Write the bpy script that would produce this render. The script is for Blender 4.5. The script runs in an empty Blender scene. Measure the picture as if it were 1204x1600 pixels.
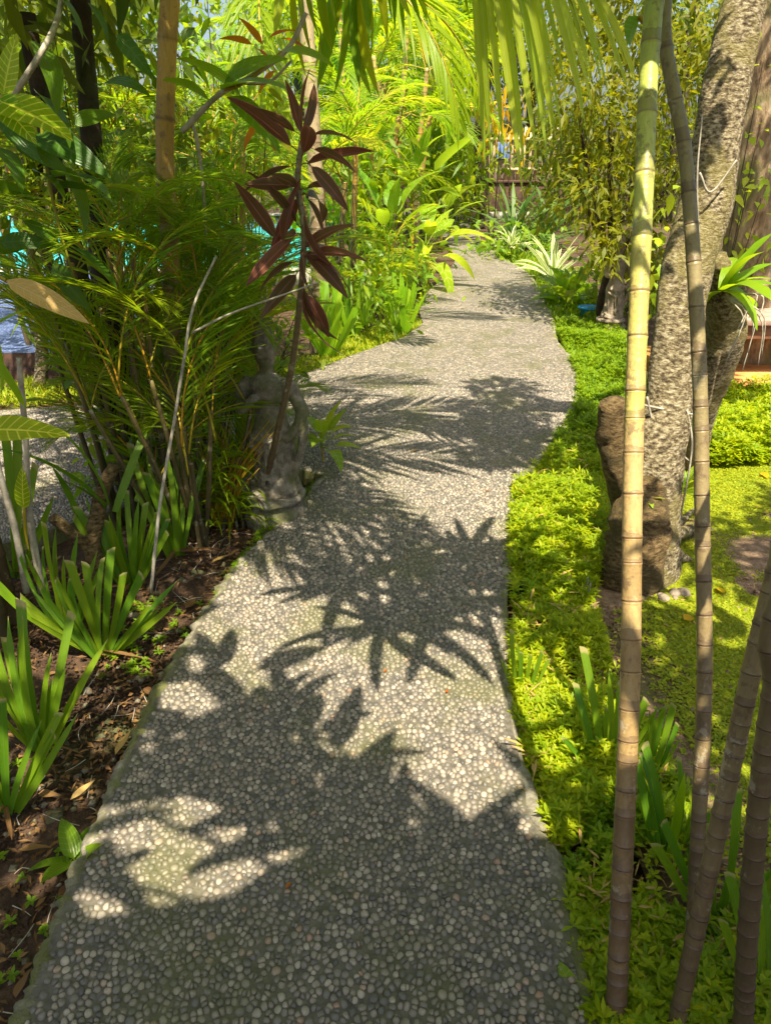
import bpy, math, random
import numpy as np
from mathutils import Vector, Matrix, noise as mnoise

R = math.radians
random.seed(7)
rng = np.random.default_rng(7)
scene = bpy.context.scene
COL = scene.collection

# ------------------------------------------------------------------ camera
CAM_H, PITCH, FPX = 1.5, 26.3, 1155.0
cam_d = bpy.data.cameras.new('camera')
cam_d.sensor_fit = 'VERTICAL'
cam_d.sensor_height = 36.0
cam_d.lens = 36.0 * FPX / 1600.0
cam_d.clip_start = 0.05
cam_d.clip_end = 400
cam = bpy.data.objects.new('camera', cam_d)
cam.location = (0, 0, CAM_H)
cam.rotation_euler = (R(90 - PITCH), 0, 0)
COL.objects.link(cam)
scene.camera = cam

# ------------------------------------------------------------------ light
SX, SY = -0.08, 0.50              # ground drift of a shadow per metre of height
sun_to = Vector((-SX, -SY, 1)).normalized()
world = bpy.data.worlds.new('World')
scene.world = world
world.use_nodes = True
wn = world.node_tree
bg = wn.nodes['Background']
sky = wn.nodes.new('ShaderNodeTexSky')
sky.sky_type = 'NISHITA'
sky.sun_disc = False
sky.sun_elevation = math.asin(sun_to.z)
sky.sun_rotation = R(171)
sky.air_density = 1.0
sky.dust_density = 4.0
wn.links.new(sky.outputs[0], bg.inputs[0])
bg.inputs[1].default_value = 0.088
sun_d = bpy.data.lights.new('sun', 'SUN')
sun_d.energy = 5.0
sun_d.angle = R(0.5)
sun_d.color = (1.0, 0.90, 0.70)
sun = bpy.data.objects.new('sun', sun_d)
sun.rotation_euler = (-sun_to).to_track_quat('-Z', 'Y').to_euler()
COL.objects.link(sun)
scene.view_settings.view_transform = 'Standard'
scene.view_settings.look = 'None'
scene.view_settings.exposure = 1.38
scene.view_settings.gamma = 1
scene.view_settings.use_curve_mapping = False
scene.cycles.max_bounces = 10
scene.cycles.transparent_max_bounces = 12
scene.cycles.caustics_reflective = False
scene.cycles.caustics_refractive = False

# ------------------------------------------------------------------ picture <-> place
CT, ST = math.cos(R(PITCH)), math.sin(R(PITCH))
def ray(px, py):
    x = (px - 602) / FPX; y = (800 - py) / FPX
    return Vector((x, CT + y * ST, -ST + y * CT))
def G(px, py, z=0.0):
    d = ray(px, py); t = (z - CAM_H) / d.z
    return Vector((d.x * t, d.y * t, z))
def P(px, py, Y):
    d = ray(px, py); t = Y / d.y
    return Vector((d.x * t, Y, CAM_H + d.z * t))

# ------------------------------------------------------------------ mesh helpers
def tag(o, label=None, cat=None, group=None, kind=None):
    if label: o['label'] = label
    if cat: o['category'] = cat
    if group: o['group'] = group
    if kind: o['kind'] = kind
    return o

def thing(name, label, cat, loc=(0, 0, 0), group=None, rz=0.0):
    o = bpy.data.objects.new(name, None)
    o.location = loc; o.rotation_euler = (0, 0, rz)
    o.empty_display_size = 0.1
    COL.objects.link(o)
    return tag(o, label, cat, group)

def mk_mesh(name, V, F, uv=None, tint=None, mat=None, smooth=True):
    V = np.asarray(V, dtype=np.float32).reshape(-1, 3)
    me = bpy.data.meshes.new(name)
    if isinstance(F, np.ndarray):
        n, k = F.shape
        me.vertices.add(len(V)); me.vertices.foreach_set('co', V.ravel())
        me.loops.add(n * k); me.loops.foreach_set('vertex_index', F.astype(np.int32).ravel())
        me.polygons.add(n)
        me.polygons.foreach_set('loop_start', np.arange(0, n * k, k, dtype=np.int32))
        li = F.ravel()
    else:
        me.from_pydata([tuple(v) for v in V], [], F)
        li = np.array([i for f in F for i in f])
    if uv is not None:
        uvl = me.uv_layers.new(name='UVMap')
        uvl.data.foreach_set('uv', np.asarray(uv, dtype=np.float32)[li].ravel())
    if tint is not None:
        a = me.attributes.new('tint', 'FLOAT', 'POINT')
        a.data.foreach_set('value', np.asarray(tint, dtype=np.float32))
    me.update(calc_edges=True)
    if smooth:
        me.polygons.foreach_set('use_smooth', np.ones(len(me.polygons), dtype=bool))
    if mat: me.materials.append(mat)
    me.validate()
    return me

def obj(name, mesh, parent=None, mat=None, M=None, label=None):
    o = bpy.data.objects.new(name, mesh)
    COL.objects.link(o)
    if mat and not mesh.materials: mesh.materials.append(mat)
    if parent: o.parent = parent
    if M is not None: o.matrix_local = M
    if label: o['label'] = label
    return o

def cat_parts(parts):
    """join (V,F,uv,tint) tuples with equal face size"""
    Vs, Fs, Us, Ts, off = [], [], [], [], 0
    for V, F, U, T in parts:
        Vs.append(V); Fs.append(F + off); Us.append(U); Ts.append(T); off += len(V)
    return np.concatenate(Vs), np.concatenate(Fs), np.concatenate(Us), np.concatenate(Ts)

PROF = {
    'lance': lambda t: np.sin(np.pi * np.clip(t, 0, 1) ** 0.75) ** 0.8,
    'ovate': lambda t: np.sin(np.pi * np.clip(t, 0, 1) ** 0.62) ** 0.72,
    'strap': lambda t: np.where(t < .75, .75 + .25 * np.sin(t * 4.2), 1) * np.clip((1 - t) / .28, 0, 1) ** .7,
    'cut': lambda t: .55 + .45 * np.clip(t * 1.6, 0, 1),
    'needle': lambda t: (1 - t) ** .6 * np.clip(t * 8 + .3, 0, 1),
}
DOWN = np.array([0, 0, -1.0])
def norm(a): return a / np.maximum(np.linalg.norm(a, axis=-1, keepdims=True), 1e-9)

def strips(P0, D, N, L, W, droop=0.3, prof='lance', nseg=3, fold=0.15, tint=None, cut=0.0, wave=0.0):
    """N leaves at once: V,F,uv,tint. Leaves bend towards world down."""
    P0 = np.asarray(P0, float).reshape(-1, 3); n = len(P0)
    D = norm(np.broadcast_to(np.asarray(D, float), (n, 3)))
    N = np.broadcast_to(np.asarray(N, float), (n, 3))
    N = norm(N - (N * D).sum(1, keepdims=True) * D)
    S = np.cross(D, N)
    L = np.broadcast_to(np.asarray(L, float), (n,)); W = np.broadcast_to(np.asarray(W, float), (n,))
    dr = np.broadcast_to(np.asarray(droop, float), (n,))
    t = np.linspace(0, 1, nseg + 1)
    p = PROF[prof](t); 
    if prof != 'cut': p = np.maximum(p, 0.03)
    V = np.zeros((n, nseg + 1, 3, 3))
    base = P0[:, None] + D[:, None] * (L[:, None] * t[None] * (1 - .25 * np.clip(dr, 0, 2)[:, None] * t[None] ** 2))[..., None] \
        + DOWN * (dr * L)[:, None, None] * (t ** 2)[None, :, None]
    for k, s in enumerate((-1, 0, 1)):
        w = (W[:, None] * p[None] * .5)
        V[:, :, k] = base + S[:, None] * (s * w)[..., None] + N[:, None] * (abs(s) * fold * 2 * w)[..., None]
        if cut: V[:, -1, k] += D * (s * cut * W)[:, None]
        if wave: V[:, :, k] += N[:, None] * (abs(s) * wave * W[:, None] * np.sin(t * 9 + s * 1.3)[None])[..., None]
    V = V.reshape(-1, 3)
    q = []
    for j in range(nseg):
        for k in range(2):
            a = j * 3 + k
            q.append((a, a + 1, a + 4, a + 3))
    q = np.array(q)
    F = (q[None] + (np.arange(n) * (nseg + 1) * 3)[:, None, None]).reshape(-1, 4)
    U = np.zeros((n, nseg + 1, 3, 2)); U[..., 0] = np.array([0, .5, 1])[None, None]; U[..., 1] = t[None, :, None]
    if tint is None: tint = rng.random(n)
    T = np.repeat(np.broadcast_to(np.asarray(tint, float), (n,)), (nseg + 1) * 3)
    return V, F, U.reshape(-1, 2), T

def bez(pts, n):
    """Catmull-Rom through points, n samples"""
    p = [Vector(a) for a in pts]
    p = [p[0] * 2 - p[1]] + p + [p[-1] * 2 - p[-2]]
    out = []
    m = len(p) - 3
    for i in range(n):
        u = i / (n - 1) * m; k = min(int(u), m - 1); t = u - k
        a, b, c, d = p[k:k + 4]
        out.append(.5 * ((2 * b) + (c - a) * t + (2 * a - 5 * b + 4 * c - d) * t * t + (3 * b - a - 3 * c + d) * t ** 3))
    return np.array([tuple(v) for v in out])

def tube(pts, rad, sides=10, vcoord=None, bump=0.0, bfreq=6.0, cap=True, seed=0, lump=None):
    pts = np.asarray(pts, float); n = len(pts)
    rad = np.interp(np.linspace(0, 1, n), np.linspace(0, 1, len(rad)), rad) if len(np.atleast_1d(rad)) != n else np.asarray(rad, float)
    T = norm(np.gradient(pts, axis=0))
    ref = np.array([1.0, 0, 0]) if abs(T[0][0]) < .9 else np.array([0, 1.0, 0])
    A = np.zeros((n, 3)); a = ref
    for i in range(n):
        a = a - a.dot(T[i]) * T[i]; a = a / np.linalg.norm(a); A[i] = a
    B = np.cross(T, A)
    th = np.linspace(0, 2 * np.pi, sides, endpoint=False)
    rr = np.repeat(rad[:, None], sides, 1)
    if bump or lump:
        for i in range(n):
            for j in range(sides):
                q = Vector((math.cos(th[j]) * 1.0, math.sin(th[j]) * 1.0, i / n * bfreq)) + Vector((seed * 3.7, 0, 0))
                rr[i, j] *= 1 + bump * mnoise.noise(q * 1.5) + bump * .5 * mnoise.noise(q * 5)
                if lump: rr[i, j] *= 1 + lump * mnoise.noise(Vector((math.cos(th[j]) * .8, math.sin(th[j]) * .8, i / n * 2.0 + seed)))
    V = pts[:, None] + A[:, None] * (np.cos(th)[None] * rr)[..., None] + B[:, None] * (np.sin(th)[None] * rr)[..., None]
    V = V.reshape(-1, 3)
    if vcoord is None:
        vcoord = np.concatenate([[0], np.cumsum(np.linalg.norm(np.diff(pts, axis=0), axis=1))])
    U = np.stack([np.tile(th / (2 * np.pi), n), np.repeat(vcoord, sides)], 1)
    i = np.arange(n - 1)[:, None]; j = np.arange(sides)[None]
    a0 = i * sides + j; a1 = i * sides + (j + 1) % sides
    F = np.stack([a0, a1, a1 + sides, a0 + sides], -1).reshape(-1, 4)
    if cap:
        V = np.concatenate([V, pts[-1:], pts[:1]]); U = np.concatenate([U, [[0, vcoord[-1]]], [[0, vcoord[0]]]])
        c = len(V) - 2; j = np.arange(0, sides - sides % 2, 2)
        o = (n - 1) * sides
        F = np.concatenate([F, np.stack([np.full(len(j), c), o + j, o + (j + 1) % sides, o + (j + 2) % sides], 1),
                            np.stack([np.full(len(j), c + 1), (j + 2) % sides, (j + 1) % sides, j], 1)])
    return V, F, U, np.zeros(len(V))

def box(x0, x1, y0, y1, z0, z1):
    V = np.array([(x, y, z) for x in (x0, x1) for y in (y0, y1) for z in (z0, z1)], float)
    F = np.array([(0, 1, 3, 2), (4, 6, 7, 5), (0, 4, 5, 1), (2, 3, 7, 6), (0, 2, 6, 4), (1, 5, 7, 3)])
    return V, F, V[:, :2].copy(), np.zeros(8)

def box_obj(name, dims, mat, parent=None, bevel=0.006):
    V, F, U, T = box(*dims)
    me = mk_mesh(name, V, F, U, None, mat, smooth=False)
    o = obj(name, me, parent)
    if bevel:
        b = o.modifiers.new('bevel', 'BEVEL'); b.width = bevel; b.segments = 2
    return o

# ------------------------------------------------------------------ materials
def new_mat(name):
    m = bpy.data.materials.new(name); m.use_nodes = True
    nt = m.node_tree
    for n in list(nt.nodes):
        if n.type != 'OUTPUT_MATERIAL': nt.nodes.remove(n)
    return m, nt, nt.nodes['Material Output']

def N_(nt, t, **kw):
    n = nt.nodes.new(t)
    for k, v in kw.items(): setattr(n, k, v)
    return n

def mixc(nt, fac, a, b, mode='MIX'):
    m = N_(nt, 'ShaderNodeMix', data_type='RGBA', blend_type=mode)
    for sock, v in ((m.inputs[0], fac), (m.inputs[6], a), (m.inputs[7], b)):
        if isinstance(v, (int, float)): sock.default_value = v
        elif isinstance(v, tuple): sock.default_value = (*v, 1)
        else: nt.links.new(v, sock)
    return m.outputs[2]

def math_(nt, op, a, b=None, c=None):
    m = N_(nt, 'ShaderNodeMath', operation=op)
    for i, v in enumerate((a, b, c)):
        if v is None: continue
        if isinstance(v, (int, float)): m.inputs[i].default_value = v
        else: nt.links.new(v, m.inputs[i])
    return m.outputs[0]

def ramp(nt, fac, stops):
    r = N_(nt, 'ShaderNodeValToRGB')
    els = r.color_ramp.elements
    while len(els) < len(stops): els.new(0.5)
    for e, (p, c) in zip(els, stops):
        e.position = p; e.color = (*c, 1) if len(c) == 3 else c
    nt.links.new(fac, r.inputs[0])
    return r.outputs[0]

def noise_tex(nt, scale, detail=4, rough=.6, coord=None, vec=None):
    tc = N_(nt, 'ShaderNodeTexCoord')
    n = N_(nt, 'ShaderNodeTexNoise'); n.inputs['Scale'].default_value = scale
    n.inputs['Detail'].default_value = detail; n.inputs['Roughness'].default_value = rough
    nt.links.new(vec if vec is not None else tc.outputs[coord or 'Object'], n.inputs['Vector'])
    return n.outputs['Fac']

def leaf_mat(name, a, b, ta=None, tb=None, trans=0.45, rough=0.38, vein=None, vein_amt=.5, lateral=0.0, edge=None, spec=.28, tip=None):
    """a,b: two reflected colours mixed per leaf; ta,tb transmitted colours."""
    a = (a[0] * 1.2, a[1] * 1.05, a[2] * .6); b = (b[0] * 1.15, b[1] * 1.05, b[2] * .6)
    m, nt, out = new_mat(name)
    at = N_(nt, 'ShaderNodeAttribute', attribute_name='tint')
    oi = N_(nt, 'ShaderNodeObjectInfo')
    rnd = math_(nt, 'FRACT', math_(nt, 'ADD', at.outputs['Fac'], oi.outputs['Random']))
    nz = noise_tex(nt, 7, 3)
    f = math_(nt, 'MULTIPLY_ADD', nz, .7, math_(nt, 'MULTIPLY_ADD', rnd, .8, -.25))
    fcl = math_(nt, 'MINIMUM', math_(nt, 'MAXIMUM', f, 0.0), 1.0)
    col = mixc(nt, fcl, a, b)
    ta = ta or tuple(min(1, c * 3.2) for c in a); tb = tb or tuple(min(1, c * 3.2) for c in b)
    tcol = mixc(nt, fcl, ta, tb)
    uv = N_(nt, 'ShaderNodeUVMap'); sp = N_(nt, 'ShaderNodeSeparateXYZ'); nt.links.new(uv.outputs[0], sp.inputs[0])
    du = math_(nt, 'ABSOLUTE', math_(nt, 'SUBTRACT', sp.outputs[0], .5))
    if vein:
        v = math_(nt, 'SUBTRACT', 1.0, math_(nt, 'MULTIPLY', du, 18.0))
        v = math_(nt, 'MAXIMUM', v, 0.0)
        if lateral:
            w = math_(nt, 'SINE', math_(nt, 'MULTIPLY', math_(nt, 'SUBTRACT', sp.outputs[1], math_(nt, 'MULTIPLY', du, .22)), lateral))
            w = math_(nt, 'MAXIMUM', math_(nt, 'MULTIPLY', math_(nt, 'SUBTRACT', w, .78), 3.5), 0.0)
            v = math_(nt, 'MAXIMUM', v, w)
        v = math_(nt, 'MULTIPLY', math_(nt, 'MINIMUM', v, 1.0), vein_amt)
        col = mixc(nt, v, col, vein); tcol = mixc(nt, v, tcol, tuple(min(1, c * 1.5) for c in vein))
    if edge:
        e = math_(nt, 'MINIMUM', math_(nt, 'MAXIMUM', math_(nt, 'MULTIPLY', math_(nt, 'SUBTRACT', du, edge[0]), 14.0), 0.0), 1.0)
        col = mixc(nt, e, col, edge[1]); tcol = mixc(nt, e, tcol, tuple(min(1, c * 1.3) for c in edge[1]))
    if tip:
        tf_ = math_(nt, 'MINIMUM', math_(nt, 'MAXIMUM', math_(nt, 'MULTIPLY', math_(nt, 'SUBTRACT', math_(nt, 'ADD', sp.outputs[1], math_(nt, 'MULTIPLY', math_(nt, 'SUBTRACT', nz, .5), .12)), tip[0]), 30.0), 0.0), .85)
        col = mixc(nt, tf_, col, tip[1]); tcol = mixc(nt, tf_, tcol, tip[1])
    pb = N_(nt, 'ShaderNodeBsdfPrincipled')
    pb.inputs['Roughness'].default_value = rough
    pb.inputs['Specular IOR Level'].default_value = spec
    nt.links.new(col, pb.inputs['Base Color'])
    pleat = math_(nt, 'SINE', math_(nt, 'MULTIPLY', sp.outputs[0], 44.0))
    bn = N_(nt, 'ShaderNodeBump'); bn.inputs['Strength'].default_value = .25; bn.inputs['Distance'].default_value = .002
    nt.links.new(math_(nt, 'ADD', pleat, noise_tex(nt, 60, 2)), bn.inputs['Height']); nt.links.new(bn.outputs[0], pb.inputs['Normal'])
    tr = N_(nt, 'ShaderNodeBsdfTranslucent'); nt.links.new(tcol, tr.inputs[0])
    ms = N_(nt, 'ShaderNodeMixShader'); ms.inputs[0].default_value = trans
    nt.links.new(pb.outputs[0], ms.inputs[1]); nt.links.new(tr.outputs[0], ms.inputs[2])
    nt.links.new(ms.outputs[0], out.inputs[0])
    return m

def surf_mat(name, stops, scale=8, detail=6, rough=.85, bump=.4, bdist=.01, bscale=None, spec=.3, stretch=None, second=None):
    m, nt, out = new_mat(name)
    vec = None
    if stretch:
        tc = N_(nt, 'ShaderNodeTexCoord'); mp = N_(nt, 'ShaderNodeMapping'); mp.inputs['Scale'].default_value = stretch
        nt.links.new(tc.outputs['Object'], mp.inputs[0]); vec = mp.outputs[0]
    f = noise_tex(nt, scale, detail, .65, vec=vec)
    col = ramp(nt, f, stops)
    if second:
        f2 = noise_tex(nt, second[0], 4, .6)
        k = math_(nt, 'MINIMUM', math_(nt, 'MAXIMUM', math_(nt, 'MULTIPLY', math_(nt, 'SUBTRACT', f2, second[1]), 9.0), 0.0), second[3] if len(second) > 3 else 1.0)
        col = mixc(nt, k, col, second[2])
    pb = N_(nt, 'ShaderNodeBsdfPrincipled'); pb.inputs['Roughness'].default_value = rough
    pb.inputs['Specular IOR Level'].default_value = spec
    nt.links.new(col, pb.inputs['Base Color'])
    b = N_(nt, 'ShaderNodeBump'); b.inputs['Strength'].default_value = bump; b.inputs['Distance'].default_value = bdist
    nt.links.new(noise_tex(nt, bscale or scale * 3, 6, .7, vec=vec), b.inputs['Height'])
    nt.links.new(b.outputs[0], pb.inputs['Normal']); nt.links.new(pb.outputs[0], out.inputs[0])
    return m

M = {}
# foliage
M['areca'] = leaf_mat('areca_leaf', (.07, .17, .012), (.19, .28, .012), (.24, .52, .008), (.64, .76, .008), trans=.5, rough=.33, vein=(.3, .34, .05), vein_amt=.3)
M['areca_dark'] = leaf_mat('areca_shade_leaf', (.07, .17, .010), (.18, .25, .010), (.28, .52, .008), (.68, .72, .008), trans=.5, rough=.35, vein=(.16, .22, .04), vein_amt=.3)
M['palm_yellow'] = leaf_mat('yellow_palm_leaf', (.13, .24, .012), (.30, .34, .012), (.44, .64, .01), (.78, .80, .01), trans=.5, rough=.35, vein=(.4, .45, .08), vein_amt=.5)
M['coconut'] = leaf_mat('coconut_leaf', (.20, .30, .03), (.32, .40, .05), (.55, .75, .02), (.85, .90, .04), trans=.5, rough=.28, spec=.5, vein=(.5, .6, .25), vein_amt=.6)
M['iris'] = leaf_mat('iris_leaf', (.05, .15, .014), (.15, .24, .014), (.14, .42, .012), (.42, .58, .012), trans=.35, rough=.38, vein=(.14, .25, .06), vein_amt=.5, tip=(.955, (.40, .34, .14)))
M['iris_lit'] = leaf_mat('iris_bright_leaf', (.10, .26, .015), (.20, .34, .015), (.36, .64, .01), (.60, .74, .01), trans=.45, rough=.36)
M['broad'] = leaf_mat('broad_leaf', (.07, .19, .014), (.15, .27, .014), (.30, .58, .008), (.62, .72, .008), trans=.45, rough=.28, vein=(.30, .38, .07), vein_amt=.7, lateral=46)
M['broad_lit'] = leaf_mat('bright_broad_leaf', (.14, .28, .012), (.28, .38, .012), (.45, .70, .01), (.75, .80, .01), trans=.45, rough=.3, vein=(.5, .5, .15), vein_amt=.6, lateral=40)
M['dark_broad'] = leaf_mat('dark_glossy_leaf', (.03, .10, .012), (.07, .15, .012), (.12, .30, .008), (.38, .50, .008), trans=.4, rough=.3, vein=(.14, .22, .05), vein_amt=.6, lateral=40)
M['croton'] = leaf_mat('croton_leaf', (.09, .24, .012), (.22, .32, .012), (.40, .65, .01), (.70, .72, .01), trans=.45, rough=.25, vein=(.75, .72, .08), vein_amt=.95, lateral=60)
M['cordyline'] = leaf_mat('red_cordyline_leaf', (.065, .065, .04), (.11, .042, .038), (.22, .14, .05), (.40, .10, .08), trans=.28, rough=.28, vein=(.40, .14, .14), vein_amt=.7, edge=(.42, (.42, .11, .14)))
M['orange'] = leaf_mat('orange_leaf', (.40, .17, .02), (.45, .08, .02), (.9, .45, .02), (.9, .25, .02), trans=.45)
M['yellow_old'] = leaf_mat('yellowing_leaf', (.48, .38, .02), (.55, .30, .02), (.95, .78, .02), (.95, .55, .01), trans=.5)
M['mango'] = leaf_mat('shrub_leaf', (.07, .11, .008), (.19, .19, .010), (.24, .34, .008), (.62, .52, .008), trans=.45, rough=.4, vein=(.22, .24, .06), vein_amt=.3)
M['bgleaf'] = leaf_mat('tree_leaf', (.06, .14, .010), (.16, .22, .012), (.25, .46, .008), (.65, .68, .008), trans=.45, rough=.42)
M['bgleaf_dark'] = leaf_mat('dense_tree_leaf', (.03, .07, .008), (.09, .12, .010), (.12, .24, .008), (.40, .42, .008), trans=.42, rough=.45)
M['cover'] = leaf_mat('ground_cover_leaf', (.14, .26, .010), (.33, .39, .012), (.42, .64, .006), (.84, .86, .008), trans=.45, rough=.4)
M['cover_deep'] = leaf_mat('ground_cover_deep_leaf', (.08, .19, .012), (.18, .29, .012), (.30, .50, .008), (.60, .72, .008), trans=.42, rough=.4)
M['lawn'] = leaf_mat('lawn_blade', (.14, .23, .015), (.32, .36, .02), (.38, .54, .02), (.75, .75, .02), trans=.35, rough=.5)
M['grass'] = leaf_mat('grass_blade', (.10, .22, .012), (.34, .36, .02), (.34, .55, .01), (.7, .7, .02), trans=.4)
M['pandan'] = leaf_mat('blue_green_strap_leaf', (.06, .13, .05), (.10, .17, .06), (.12, .28, .05), (.2, .34, .06), trans=.3, rough=.4)
M['variegated'] = leaf_mat('white_striped_leaf', (.14, .24, .05), (.22, .30, .08), (.3, .5, .08), (.45, .6, .12), trans=.35, edge=(.22, (.68, .68, .42)))
M['dry'] = leaf_mat('dry_leaf', (.09, .05, .03), (.20, .12, .07), (.2, .11, .04), (.3, .2, .08), trans=.2, rough=.7, vein=(.3, .2, .1), vein_amt=.4)
M['pale_dry'] = leaf_mat('pale_dry_leaf', (.38, .27, .14), (.46, .33, .18), (.55, .4, .2), (.6, .45, .22), trans=.3, rough=.6, vein=(.55, .42, .25), vein_amt=.6, lateral=70)
M['stalk'] = leaf_mat('green_stalk', (.16, .20, .02), (.32, .24, .03), trans=.05, rough=.4)
M['stalk_orange'] = leaf_mat('orange_cane', (.26, .19, .02), (.42, .24, .03), trans=.05, rough=.35)
# hard stuff
M['soil'] = surf_mat('soil', [(.25, (.03, .017, .010)), (.5, (.075, .042, .024)), (.75, (.16, .095, .055))], scale=24, detail=8, bump=.9, bdist=.02, second=(2.2, .56, (.075, .085, .02), .7))
M['lawn_soil'] = surf_mat('lawn_soil', [(.3, (.13, .075, .045)), (.5, (.27, .175, .11)), (.72, (.42, .30, .20))], scale=30, detail=10, bump=1.0, bdist=.02, second=(1.7, .55, (.15, .15, .03), .5))
M['bark'] = surf_mat('bark', [(.36, (.05, .035, .02)), (.46, (.17, .13, .07)), (.55, (.38, .31, .18)), (.66, (.60, .53, .38))], scale=48, detail=8, bump=1.0, bdist=.03, bscale=70, stretch=(1, 1, 1.9), second=(3.4, .50, (.27, .23, .06), .5))
M['bark_dark'] = surf_mat('dark_bark', [(.3, (.018, .012, .008)), (.6, (.06, .042, .026)), (.8, (.12, .09, .06))], scale=14, bump=.9, bdist=.01, second=(5, .55, (.05, .07, .02), .6))
M['bark_smooth'] = surf_mat('smooth_tan_bark', [(.34, (.07, .045, .025)), (.46, (.24, .16, .09)), (.6, (.42, .31, .19)), (.72, (.56, .45, .30))], scale=7, detail=9, bump=.9, bdist=.02, bscale=30, stretch=(2.4, 2.4, .7), second=(2.5, .5, (.15, .15, .05), .7))
M['fibre'] = surf_mat('fibrous_stump', [(.36, (.05, .03, .012)), (.5, (.18, .115, .045)), (.66, (.34, .24, .11))], scale=44, detail=8, bump=1.0, bdist=.02, stretch=(1, 1, 2.2), second=(7, .5, (.10, .08, .03), .6))
M['branch'] = surf_mat('pale_branch', [(.3, (.16, .14, .11)), (.6, (.42, .38, .30)), (.8, (.55, .5, .42))], scale=20, bump=.6, bdist=.004)
M['stone'] = surf_mat('mossy_stone', [(.28, (.06, .05, .035)), (.45, (.17, .145, .105)), (.62, (.30, .265, .20)), (.75, (.42, .38, .30))], scale=24, detail=8, bump=1.0, bdist=.01, second=(5, .50, (.10, .11, .03), .7))
M['stone_light'] = surf_mat('weathered_stone', [(.28, (.10, .08, .06)), (.5, (.24, .19, .14)), (.72, (.38, .31, .24))], scale=12, bump=.8, bdist=.01)
M['concrete'] = surf_mat('pale_concrete', [(.3, (.28, .26, .22)), (.6, (.45, .42, .36))], scale=9, bump=.4)
M['wood'] = surf_mat('red_brown_wood', [(.3, (.10, .045, .025)), (.6, (.24, .11, .06)), (.8, (.36, .2, .12))], scale=6, stretch=(1, 8, 8), bump=.4, bdist=.003, rough=.6)
M['wood_top'] = surf_mat('weathered_wood', [(.3, (.26, .16, .12)), (.6, (.42, .28, .22)), (.8, (.52, .38, .30))], scale=6, stretch=(1, 8, 8), bump=.4, bdist=.003)
M['terracotta'] = surf_mat('orange_terrace', [(.3, (.36, .15, .04)), (.6, (.55, .26, .08)), (.8, (.62, .36, .15))], scale=7, bump=.3)
M['dark_wall'] = surf_mat('dark_brick_wall', [(.3, (.04, .025, .02)), (.6, (.11, .06, .04)), (.8, (.18, .1, .07))], scale=10, bump=.6)
M['bamboo_pole'] = surf_mat('pale_bamboo', [(.3, (.34, .26, .14)), (.6, (.58, .47, .28)), (.8, (.68, .58, .38))], scale=8, bump=.2)
M['blue_panel'] = surf_mat('blue_panel', [(.3, (.10, .18, .42)), (.7, (.20, .32, .62))], scale=6, bump=.1, rough=.5)
M['blue_plastic'] = surf_mat('blue_plastic', [(.3, (.01, .24, .62)), (.7, (.02, .32, .72))], scale=3, bump=.05, rough=.35, spec=.5)
M['roof'] = surf_mat('roof_tile', [(.3, (.12, .05, .03)), (.7, (.25, .11, .06))], scale=5)
M['tile_turq'] = surf_mat('turquoise_pool_tile', [(.3, (.03, .50, .52)), (.7, (.08, .66, .64))], scale=2.2, bump=.05, rough=.4)
M['trumpet_white'] = leaf_mat('white_petal', (.75, .75, .68), (.8, .8, .74), (.8, .8, .7), (.8, .8, .7), trans=.3)

def pebble_colour(nt, rnd):
    return ramp(nt, rnd, [(0.0, (.085, .08, .07)), (.2, (.16, .145, .125)), (.5, (.225, .19, .15)), (.8, (.30, .255, .20)), (.95, (.42, .365, .29)), (1.0, (.34, .21, .14))])
def m_pebble():
    m, nt, out = new_mat('pebble')
    at = N_(nt, 'ShaderNodeAttribute', attribute_name='tint')
    c = pebble_colour(nt, at.outputs['Fac'])
    geo = N_(nt, 'ShaderNodeNewGeometry')
    n1 = noise_tex(nt, 3.2, 4, vec=geo.outputs['Position'])
    moss = math_(nt, 'MINIMUM', math_(nt, 'MAXIMUM', math_(nt, 'MULTIPLY', math_(nt, 'SUBTRACT', n1, .5), 4.0), 0.0), .55)
    c = mixc(nt, moss, c, (.13, .13, .045))
    c = mixc(nt, math_(nt, 'MULTIPLY', noise_tex(nt, 160, 3, vec=geo.outputs['Position']), .35), c, (.08, .07, .06))
    pb = N_(nt, 'ShaderNodeBsdfPrincipled'); pb.inputs['Roughness'].default_value = .5
    nt.links.new(c, pb.inputs['Base Color']); nt.links.new(pb.outputs[0], out.inputs[0])
    return m
M['pebble'] = m_pebble()

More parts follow.
